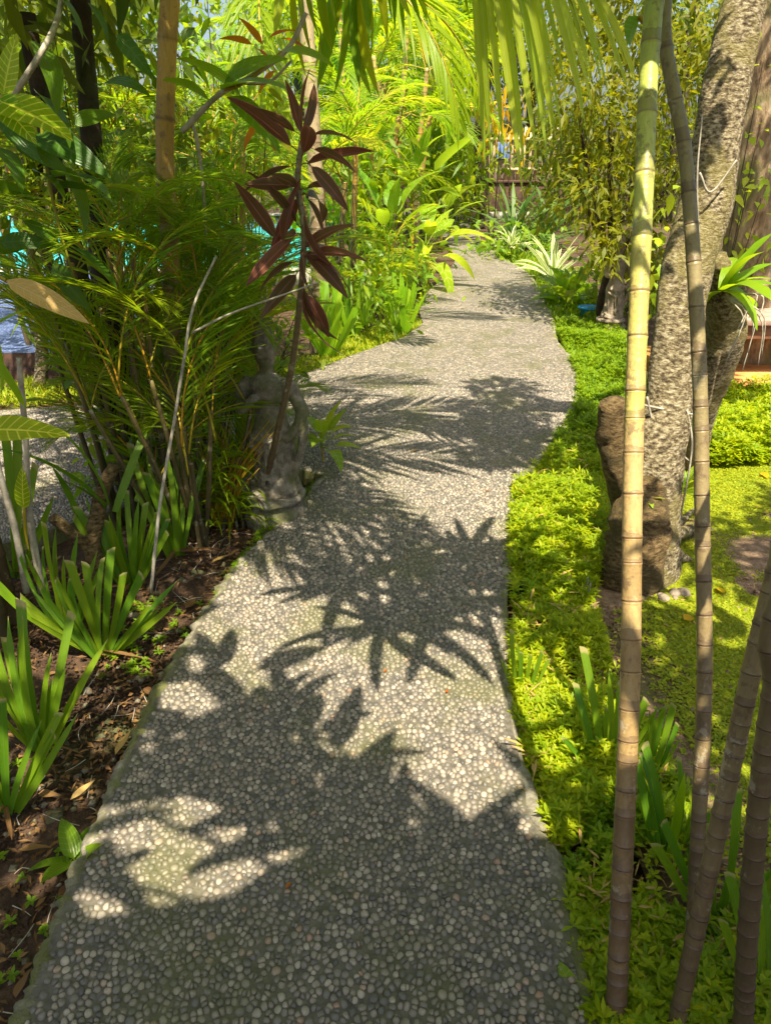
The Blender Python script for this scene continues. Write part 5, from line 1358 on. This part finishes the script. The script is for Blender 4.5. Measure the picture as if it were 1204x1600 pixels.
spray('understory_shrub', 'small leaved shrub on the pool side behind the statue', (350, 430, 480, 560), (4.8, 5.6), 380, .09, .035, 'bgleaf', 6)
spray('understory_shrub', 'yellow leaved croton shrub left of the red cordyline', (270, 190, 400, 300), (4.2, 5.0), 300, .10, .03, 'mango', 7)

# ================================================================== middle bank: palms, canna, shrubs
palm('yellow_palm', 'low yellow green feather palm arching over the verge by the path', tuple(G(565, 480)), 5, 16, FR_Y, h=(.15, .4), el=(30, 75), scale=(.5, .7), spread=.12, seed=21)
palm('yellow_palm', 'second low feather palm, in front of the canna leaves at the path bend', tuple(G(618, 450)), 5, 16, FR_Y + FR_A[:2], h=(.2, .6), el=(25, 75), scale=(.6, .85), spread=.15, seed=22)
palm('feather_palm', 'tall feather palm right of the pale trunk, fronds over the pool end', tuple(G(525, 480)), 4, 18, FR_B[:2] + FR_BY[:1], h=(.8, 1.8), el=(20, 70), scale=(.5, .7), spread=.2, stem_r=.03, seed=23)
palm('feather_palm', 'feather palm with bright arching fronds above the path bend', tuple(G(580, 420)), 4, 22, FR_B + FR_BY, h=(1.0, 2.2), el=(10, 65), scale=(.55, .8), spread=.3, stem_r=.035, seed=24)
palm('feather_palm', 'feather palm leaning over the far end of the path, left side', tuple(G(630, 390)), 4, 22, FR_B + FR_BY, h=(1.6, 2.8), el=(0, 60), scale=(.6, .85), spread=.4, stem_r=.04, seed=25)
palm('feather_palm', 'distant feather palm behind the path bend, tops catching the sun', tuple(G(600, 370)), 5, 26, FR_B + FR_BY, h=(2.2, 3.6), el=(-10, 60), scale=(.9, 1.2), spread=.6, stem_r=.05, seed=26)
palm('feather_palm', 'distant feather palm over the pool far corner', tuple(G(490, 352)), 5, 22, FR_B, h=(2.0, 3.4), el=(10, 65), scale=(.9, 1.2), spread=.6, stem_r=.05, seed=27)
broad_plant('canna', 'tall canna with big curling leaves leaning over the path bend', tuple(G(668, 452)), 12, .50, .15, 'broad_lit', el=(-5, 75), azr=(-30, 200), prof='ovate', droop=.75, seed=31, stalk=.5, h=.45, stemmat=M['stalk'], stem_r=.02)
broad_plant('canna', 'upright canna with wide blue green leaves behind the low palms', tuple(G(615, 450)), 12, .55, .18, 'broad', el=(25, 80), prof='ovate', droop=.4, seed=32, stalk=.6, h=.6, stemmat=M['stalk'], stem_r=.02)
broad_plant('canna', 'tallest canna with wide upright leaves under the feather fronds', tuple(G(640, 420)), 12, .65, .20, 'broad', el=(25, 80), prof='ovate', droop=.4, seed=33, stalk=.6, h=1.0, stemmat=M['stalk'], stem_r=.02)
broad_plant('canna', 'smaller canna at the far bend beside the pale kerb', tuple(G(688, 385)), 12, .55, .18, 'broad_lit', el=(5, 75), prof='ovate', droop=.5, seed=34, stalk=.5, h=.4, stemmat=M['stalk'], stem_r=.02)
spray('understory_shrub', 'green undergrowth below the feather palms at the path bend', (540, 400, 660, 480), (7.5, 9.5), 900, .14, .05, 'broad', 8)
spray('understory_shrub', 'thin leaved undergrowth behind the grassy verge', (500, 420, 620, 540), (6.3, 7.4), 600, .14, .03, 'areca', 9, prof='lance')
spray('understory_shrub', 'mixed bright foliage over the pool far end', (480, 200, 620, 380), (9, 12), 900, .22, .07, 'bgleaf', 10)

spray('understory_shrub', 'bushy greenery in front of the far wall, left of the bamboo fence', (655, 210, 752, 335), (14.5, 18), 1400, .22, .08, 'bgleaf', 21)
spray('understory_shrub', 'dark bushy greenery against the far wall right of the bamboo fence', (835, 170, 930, 330), (15, 19), 1200, .22, .08, 'bgleaf_dark', 22)
spray('understory_shrub', 'thin sunlit foliage half covering the bamboo fence', (765, 150, 860, 290), (17, 20), 150, .16, .06, 'bgleaf', 23)
spray('understory_shrub', 'yellow orange palm foliage hanging above the fence panel', (760, 140, 800, 215), (14, 15), 110, .22, .05, 'yellow_old', 24, hang=1.5)
spray('understory_shrub', 'bright palm and shrub foliage closing the view over the path bend', (560, -20, 760, 230), (14, 18), 1800, .30, .08, 'areca', 25, prof='lance')
# right bank
broad_plant('spider_lily', 'white striped spiky lily on the right bank of the path', tuple(G(862, 440)), 34, .62, .045, 'variegated', el=(20, 85), prof='strap', droop=.35, seed=41, stalk=.02, fold=.15)
broad_plant('broadleaf_clump', 'lush glossy broad leaf clump at the right edge of the path', tuple(G(888, 478)), 30, .40, .12, 'broad', el=(10, 80), prof='ovate', droop=.45, seed=42, stalk=.35)
broad_plant('broadleaf_clump', 'paler leafy clump between the glossy clump and the statue', tuple(G(930, 470)), 20, .30, .10, 'broad_lit', el=(20, 80), prof='ovate', droop=.4, seed=43, stalk=.4, h=.25, stemmat=M['stalk'])
broad_plant('screw_pine', 'blue green spiky screw pine at the far right bank', tuple(G(800, 388)), 44, 1.1, .07, 'pandan', el=(5, 85), prof='strap', droop=.5, seed=44, stalk=.02, fold=.2)
broad_plant('screw_pine', 'second spiky screw pine before the far wall', tuple(G(850, 385)), 36, 1.2, .07, 'pandan', el=(10, 85), prof='strap', droop=.5, seed=45, stalk=.02, fold=.2)
broad_plant('variegated_dracaena', 'small yellow green dracaena at the far path corner', tuple(G(795, 408)), 26, .36, .06, 'variegated', el=(10, 80), prof='strap', droop=.4, seed=46, stalk=.05, h=.2)
spray('understory_shrub', 'low green plants along the far right path edge', (745, 370, 860, 410), (11, 13.5), 500, .16, .06, 'broad', 11)
# big yellow-green shrub
ms = thing('tall_shrub', 'tall yellow olive leaved shrub behind the pale ringed stem', 'shrub', (1.95, 6.9, 0))
bl = [tuple(P(x, y, Y) - Vector((1.95, 6.9, 0))) + (r,) for x, y, Y, r in [(900, 130, 6.8, .42), (960, 200, 6.9, .45), (930, 290, 6.7, .42), (985, 370, 6.7, .40), (890, 220, 7.2, .35), (960, 60, 7.2, .5), (1030, 130, 7.3, .5), (1060, 260, 7.2, .45), (1030, 420, 6.9, .35), (940, 385, 6.4, .26), (900, 20, 7.4, .45), (850, 330, 8.2, .22), (980, -80, 7.4, .5), (1110, 60, 7.6, .5)]]
obj('crown', crown_mesh('crown', bl, 5200, .105, .036, M['mango'], 51, density_in=.5), ms)
parts = [tube(bez([(0, 0, -.05), (.05, 0, .5), tuple(np.array(b[:3]) * .7 + [0, 0, .1]), b[:3]], 12), [.035, .025, .018, .006], 8, bump=.1, seed=i) for i, b in enumerate(bl[:9])]
V, F, U, T = cat_parts(parts); obj('trunk', mk_mesh('trunk', V, F, U, T, M['bark_dark']), ms)
spray('understory_shrub', 'bright leaves between the two right hand trunks', (1020, 300, 1090, 520), (4.3, 5.5), 130, .09, .045, 'broad_lit', 13)
spray('understory_shrub', 'leafy shoots on the far right behind the platform', (1130, 60, 1204, 400), (5.0, 5.3), 70, .07, .04, 'broad_lit', 14)
spray('understory_shrub', 'shaded greenery under the tall shrub behind the statue', (880, 400, 1060, 500), (7.0, 8.5), 500, .12, .05, 'bgleaf', 15)
# palm fronds low right by epiphyte
single_leaves('curled_leaf', 'curled heart shaped green leaf beside the top of the pale stem', 1.75, leaf_mesh('leaf', .13, .08, M['broad'], 'ovate', droop=.4, fold=.25, nseg=6), .13, [(998, 25, 968, 75, 0, 60)], cat='leaf', stem=[(998, 25), (1005, 35), (1015, 45)])

# ================================================================== overhead fronds
COCO = [leaf_mesh('leaflet', .62 + .07 * k, .044, M['coconut'], 'lance', droop=.12, fold=.22, nseg=9) for k in range(3)]
cf = thing('coconut_palm', 'coconut palm frond hanging into view at the top, right of centre', 'palm', (.62, 3.1, 0))
cb0 = Vector((.62, 3.1, 0))
rach = bez([tuple(P(700, -140, 3.1) - cb0), tuple(P(742, -60, 3.1) - cb0), tuple(P(790, -55, 3.1) - cb0), tuple(P(850, -40, 3.1) - cb0), tuple(P(892, 0, 3.1) - cb0), tuple(P(910, 60, 3.1) - cb0)], 30)
V, F, U, T = tube(rach, [.014, .010, .004], 8)
fr_o = obj('frond', mk_mesh('frond', V, F, U, T, M['stalk']), cf)
rg = np.random.default_rng(33)
for i in range(34):
    u = i / 33
    p = P(738 + 175 * u ** .8, -45 - 50 * math.sin(u * 3) + 60 * max(0, u - .8), 3.1 + rg.uniform(-.05, .05)) - cb0
    D = np.array([.14 + .50 * u + rg.uniform(-.05, .05), rg.uniform(-.22, .12), -.9 + .35 * u])
    ln = (.66 - .30 * u) * rg.uniform(.75, 1.08)
    Nn = np.array([rg.uniform(-.6, .6), -1, .2])
    V, F, U, T = strips([tuple(p)], D, Nn, ln, (.034 - .018 * min(1, u * 1.5)) * rg.uniform(.7, 1.1), .16 + .22 * u, 'lance', 9, .14, tint=[rg.random()])
    c = V[0].copy(); obj('leaflet', mk_mesh('leaflet', V - c, F, U, T, M['coconut']), fr_o, M=Matrix.Translation(c))
# its stem and higher fronds, out of frame
V, F, U, T = ring_tube([(1.9, 2.2, -.05), (1.8, 2.2, 1.4), (1.4, 1.6, 2.6), (.7, .3, 3.4)], [.10, .08, .07, .06], .12)
hang = thing('fishtail_palm', 'broad yellow green palm leaflets hanging at the top centre of the view', 'palm', tuple(P(560, -60, 3.4)))
hb = P(560, -60, 3.4)
HG = [leaf_mesh('leaflet', .46, .085, M['coconut'], 'lance', droop=.1, fold=.25, nseg=8), leaf_mesh('leaflet', .46, .07, M['palm_yellow'], 'lance', droop=.1, fold=.3, nseg=8), leaf_mesh('leaflet', .5, .08, M['areca'], 'lance', droop=.1, fold=.25, nseg=8)]
V, F, U, T = tube(bez([tuple(P(430, -30, 3.4) - hb), tuple(P(520, -50, 3.4) - hb), tuple(P(620, -40, 3.4) - hb), tuple(P(660, 0, 3.4) - hb)], 20), [.012, .008, .004], 7)
hf = obj('frond', mk_mesh('frond', V, F, U, T, M['stalk']), hang)
for i, (x0, y0, x1, y1, k) in enumerate([(500, -50, 512, 85, 1), (515, -60, 520, 60, 0), (530, -40, 528, 55, 1), (540, -50, 536, 140, 2), (548, -30, 545, 95, 0), (556, -40, 580, 155, 1), (562, -45, 552, 130, 2), (575, -40, 565, 110, 2), (585, -50, 610, 66, 1), (595, -40, 600, 40, 1), (470, -60, 475, 100, 0), (460, -40, 466, 120, 1), (440, -40, 430, 60, 0), (570, -50, 590, 90, 2), (500, 40, 498, 110, 0), (480, -40, 490, 60, 2), (545, 30, 575, 152, 1), (610, -50, 640, 30, 0), (525, -50, 505, 130, 2)]):
    o_, t_ = P(x0, y0, 3.4) - hb, P(x1, y1, 3.4 + ((i % 5) - 2) * .06) - hb
    d = t_ - o_; ln = d.length; d.normalize()
    obj('leaflet', HG[k], hf, M=orient(o_, math.degrees(math.atan2(d.x, d.y)), math.degrees(math.asin(d.z)), 90 + (i * 37) % 80 - 40, ln / .46))
# unseen palm and tree added above the left thicket to throw dappled shade
palm('overhead_shade_palm', 'palm whose fronds arch over the path from the left thicket', (-1.25, 2.0, 0), 3, 20, FR_A + FR_B[:1], h=(2.5, 2.8), el=(5, 45), scale=(.85, 1.1), azr=(20, 170), stem_r=.03, spread=.2, seed=61)
tree('canopy_shade_tree', 'unseen tree added over the left thicket to shade it', (-2.4, 1.6, 0), [(0, 0, -.1), (.05, 0, 1.2), (.2, .2, 2.2), (.4, .5, 3.0)], [.12, .10, .08, .05],
     [tuple(np.array(b[:3]) + [2.4, -1.6, 0]) + (b[3],) for b in blobs_in((-3.4, -2.1), (-.4, 3.0), (2.9, 3.6), 20, .42, 8)], 700, .16, .07, 'bgleaf_dark', seed=8)

# unseen broad leaved tree added overhead, leaf clusters aimed to shade the path
def OV(px, py, h):
    g = G(px, py); return Vector((g.x - SX * h, g.y - SY * h, h))
ot = thing('overhead_shade_tree', 'unseen broad leaved tree added above and behind the viewer to shade the path', 'tree', (1.4, -.9, 0))
ob = Vector((1.4, -.9, 0))
V, F, U, T = tube(bez([(0, 0, -.1), (-.1, 0, 1.2), (-.3, .1, 2.3), (-.9, .3, 2.9)], 24), [.12, .10, .07, .05], 12, bump=.1)
obj('trunk', mk_mesh('trunk', V, F, U, T, M['bark']), ot)
BG_ = [leaf_mesh('leaf', .30 + .05 * k, .085, M['broad'], 'ovate', droop=.25 + .15 * k, fold=.10, nseg=7, stalk=.05) for k in range(3)]
rr = random.Random(77)
for i, (px, py, h, n) in enumerate([(330, 1170, 2.3, 8), (430, 1110, 2.5, 6), (395, 1205, 2.3, 11), (455, 1185, 2.35, 11), (490, 1225, 2.4, 8), (560, 1315, 2.3, 13), (500, 1285, 2.3, 8), (690, 1430, 2.4, 12), (760, 1500, 2.3, 12), (610, 1400, 2.3, 12), (860, 1480, 2.3, 9), (360, 1080, 2.5, 6), (300, 1225, 2.4, 4), (900, 1330, 2.3, 10), (860, 1450, 2.3, 10), (210, 1150, 2.5, 5), (100, 1230, 2.5, 9), (60, 1350, 2.4, 9), (90, 1120, 2.6, 9), (30, 1470, 2.4, 9), (150, 1400, 2.4, 2), (230, 1020, 2.7, 8), (980, 1150, 2.3, 6), (1060, 1120, 2.4, 8), (1120, 1080, 2.4, 9), (1130, 1180, 2.4, 9), (1060, 1230, 2.4, 8), (1180, 1010, 2.5, 9), (960, 1420, 2.3, 10), (1050, 1400, 2.3, 10)]):
    c = OV(px, py, h) - ob
    if n <= 0: continue
    V, F, U, T = tube(bez([(-.5, .2, 2.6), tuple((Vector((-.5, .2, 2.6)) + c) / 2 + Vector((0, 0, .15))), tuple(c)], 9), [.02, .012, .006], 6)
    obj('twig', mk_mesh('twig', V, F, U, T, M['bark']), ot)
    for j in range(n):
        obj('leaf', BG_[j % 3], ot, M=orient(c + Vector((rr.uniform(-.06, .06), rr.uniform(-.06, .06), rr.uniform(-.05, .05))), j * 137.5 + rr.uniform(-20, 20), rr.uniform(-15, 45), rr.uniform(-30, 30), rr.uniform(.6, 1.0)))
# unseen palm added on the left bank, fronds aimed to shade the path
ap = thing('arching_shade_palm', 'unseen palm added on the left bank to throw striped shade over the path', 'palm', (-1.35, 2.2, 0))
ab = Vector((-1.35, 2.2, 0)); c0 = Vector((.25, -.05, 2.75))
V, F, U, T = ring_tube([(0, 0, -.05), (.02, 0, 1.2), (.12, 0, 2.2), tuple(c0)], [.045, .04, .035, .03], .12)
obj('trunk', mk_mesh('trunk', V, F, U, T, M['culm_brown']), ap)
for i, (px, py, h, sc) in enumerate([(655, 860, 2.3, 1), (610, 775, 2.35, 1), (540, 730, 2.4, 1), (700, 745, 2.35, 1), (600, 640, 2.5, 1), (500, 800, 2.4, 1), (680, 660, 2.5, 1), (520, 610, 2.6, 1), (470, 860, 2.4, 1), (420, 900, 2.4, 1), (560, 690, 2.5, 1), (590, 820, 2.3, 1)]):
    tip = OV(px, py, h) - ab; d = tip - c0; ln = d.length; d.normalize()
    obj('frond', (FR_B[0], FR_A[1], FR_B[0])[i % 3], ap, M=orient(c0, math.degrees(math.atan2(d.x, d.y)), math.degrees(math.asin(d.z)) + 20, (i * 53) % 40 - 20, max(.45, ln * 1.25 / (1.9 if i % 3 != 1 else 1.25))))
# eave of the house behind the viewer
ev = thing('house_eave', 'tiled house eave behind the viewer shading the near end of the path', 'roof', (0, -.5, 2.5))
V = np.array([(-3.5, -.31, 0), (3.5, 1.00, 0), (3.5, -3, .9), (-3.5, -3, .9), (-3.5, -.31, .05), (3.5, 1.00, .05), (3.5, -3, .95), (-3.5, -3, .95)])
obj('roof_slab', mk_mesh('roof_slab', V, [(3, 2, 1, 0), (4, 5, 6, 7), (0, 1, 5, 4), (1, 2, 6, 5), (2, 3, 7, 6), (3, 0, 4, 7)], None, None, M['roof'], smooth=False), ev)

# ================================================================== far end
wl = thing('garden_wall', 'low dark brown wall closing the far end of the path', 'wall', (3.6, 21, 0))
box_obj('base', (-5, 5, 0, .3, -.05, .66), M['dark_wall'], wl, bevel=.01)
box_obj('cap', (-5.05, 5.05, -.05, .35, .66, .72), M['dark_wall'], wl, bevel=.01)
fc = thing('bamboo_fence', 'pale sunlit bamboo fence standing on the far wall', 'fence', (3.6, 21.15, .72))
rr = random.Random(9)
for i in range(12):
    x = -.95 + i * .155 + rr.uniform(-.02, .02)
    V, F, U, T = tube([(x, 0, 0), (x + rr.uniform(-.02, .02), 0, .7), (x + rr.uniform(-.03, .03), 0, 1.15 + rr.uniform(-.1, .15))], [.045, .042, .04], 7)
    obj('picket', mk_mesh('picket', V, F, U, T, M['bamboo_pole']), fc)
for z in (.25, .95):
    V, F, U, T = tube([(-1.1, -.06, z), (.95, -.06, z)], [.04, .04], 7); obj('rail', mk_mesh('rail', V, F, U, T, M['bamboo_pole']), fc)
bs = thing('blue_shutter', 'small blue slatted panel above the far bamboo fence', 'panel', tuple(P(785, 248, 20.9)))
for i in range(4):
    box_obj('slat', (-.16 + i * .082, -.16 + i * .082 + .072, -.02, .02, .0, .38), M['blue_panel'], bs, bevel=.004)
box_obj('frame', (-.19, .19, .022, .05, -.03, .41), M['dark_wall'], bs)
kb = thing('far_kerb', 'pale sunlit kerb beside the far bend of the path', 'kerb', (1.3, 18.6, 0))
for i in range(5): box_obj('kerb_stone', (-.9 + i * .6, -.9 + i * .6 + .585, -.1, .12, -.05, .13), M['concrete'], kb, bevel=.015)
ft = P(745, 340, 16.5); ft.z = 0
tree('dark_trunk_tree', 'dark straight trunk at the far bend left of the bamboo fence', tuple(ft), [(0, 0, -.1), (.02, 0, 1.2), (0, 0, 2.6), (.1, 0, 4.2)], [.17, .15, .14, .12], [(0, 0, 4.2, .9), (-.8, .3, 4.4, .8), (.7, .3, 4.6, .8), (-.2, .2, 5.2, 1.0)], 1800, .22, .09, 'bgleaf', seed=12)
bgs = [((-1.8, 17.5), 'dark bushy tree just left of the far trunk', 'bgleaf', 'low', 1.3), ((6.3, 18), 'dark dense tree right of the bamboo fence', 'bgleaf_dark', 'low', 1.9), ((3.9, 26), 'sunlit tree crown above the bamboo fence', 'bgleaf', 'high', 2.2), ((9.5, 13), 'broad tree behind the tall yellow shrub', 'bgleaf', 'low', 2.2), ((5.2, 9.5), 'dark leafy tree behind the smooth tan trunk', 'bgleaf_dark', 'low', 1.3),
       ((-5, 20), 'tall tree behind the far pool corner', 'bgleaf', 'low', 2.4), ((-10, 19.5), 'tree behind the middle of the pool', 'bgleaf_dark', 'low', 2.4), ((-15, 19), 'tree behind the left end of the pool', 'bgleaf', 'low', 2.6), ((-1.0, 24), 'tall pale tree behind the feather palms', 'bgleaf', 'low', 2.6), ((1.5, 27), 'small round tree behind the left part of the bamboo fence', 'bgleaf', 'low', 1.8), ((4.8, 28), 'small round tree behind the right part of the bamboo fence', 'bgleaf_dark', 'low', 1.9), ((9, 24), 'tree mass at the far right end of the garden', 'bgleaf_dark', 'low', 2.6), ((-20, 14), 'tree at the far left of the pool', 'bgleaf_dark', 'low', 2.6), ((15, 18), 'tree at the outer right of the garden', 'bgleaf_dark', 'low', 3), ((8.5, 6.5), 'tree right of the wooden platform', 'bgleaf_dark', 'low', 1.8)]
for i, ((x, y), lab, mat, kind, r) in enumerate(bgs):
    zc = (.6, 3.6) if kind == 'low' else (4.5, 6.5)
    bb_ = blobs_in((-r * .8, r * .8), (-r * .5, r * .5), (zc[0], zc[1] + r * .5), 11, r * .55, 70 + i)
    tree('garden_tree', lab, (x, y, 0), [(0, 0, -.1), (.1, .05, 1.5), (0, .1, 3.5), (.1, 0, 5)], [.2, .16, .12, .06], bb_, 2600, .20, .085, mat, seed=70 + i, group='trees closing the far side of the garden')
print('objects', len(bpy.data.objects))
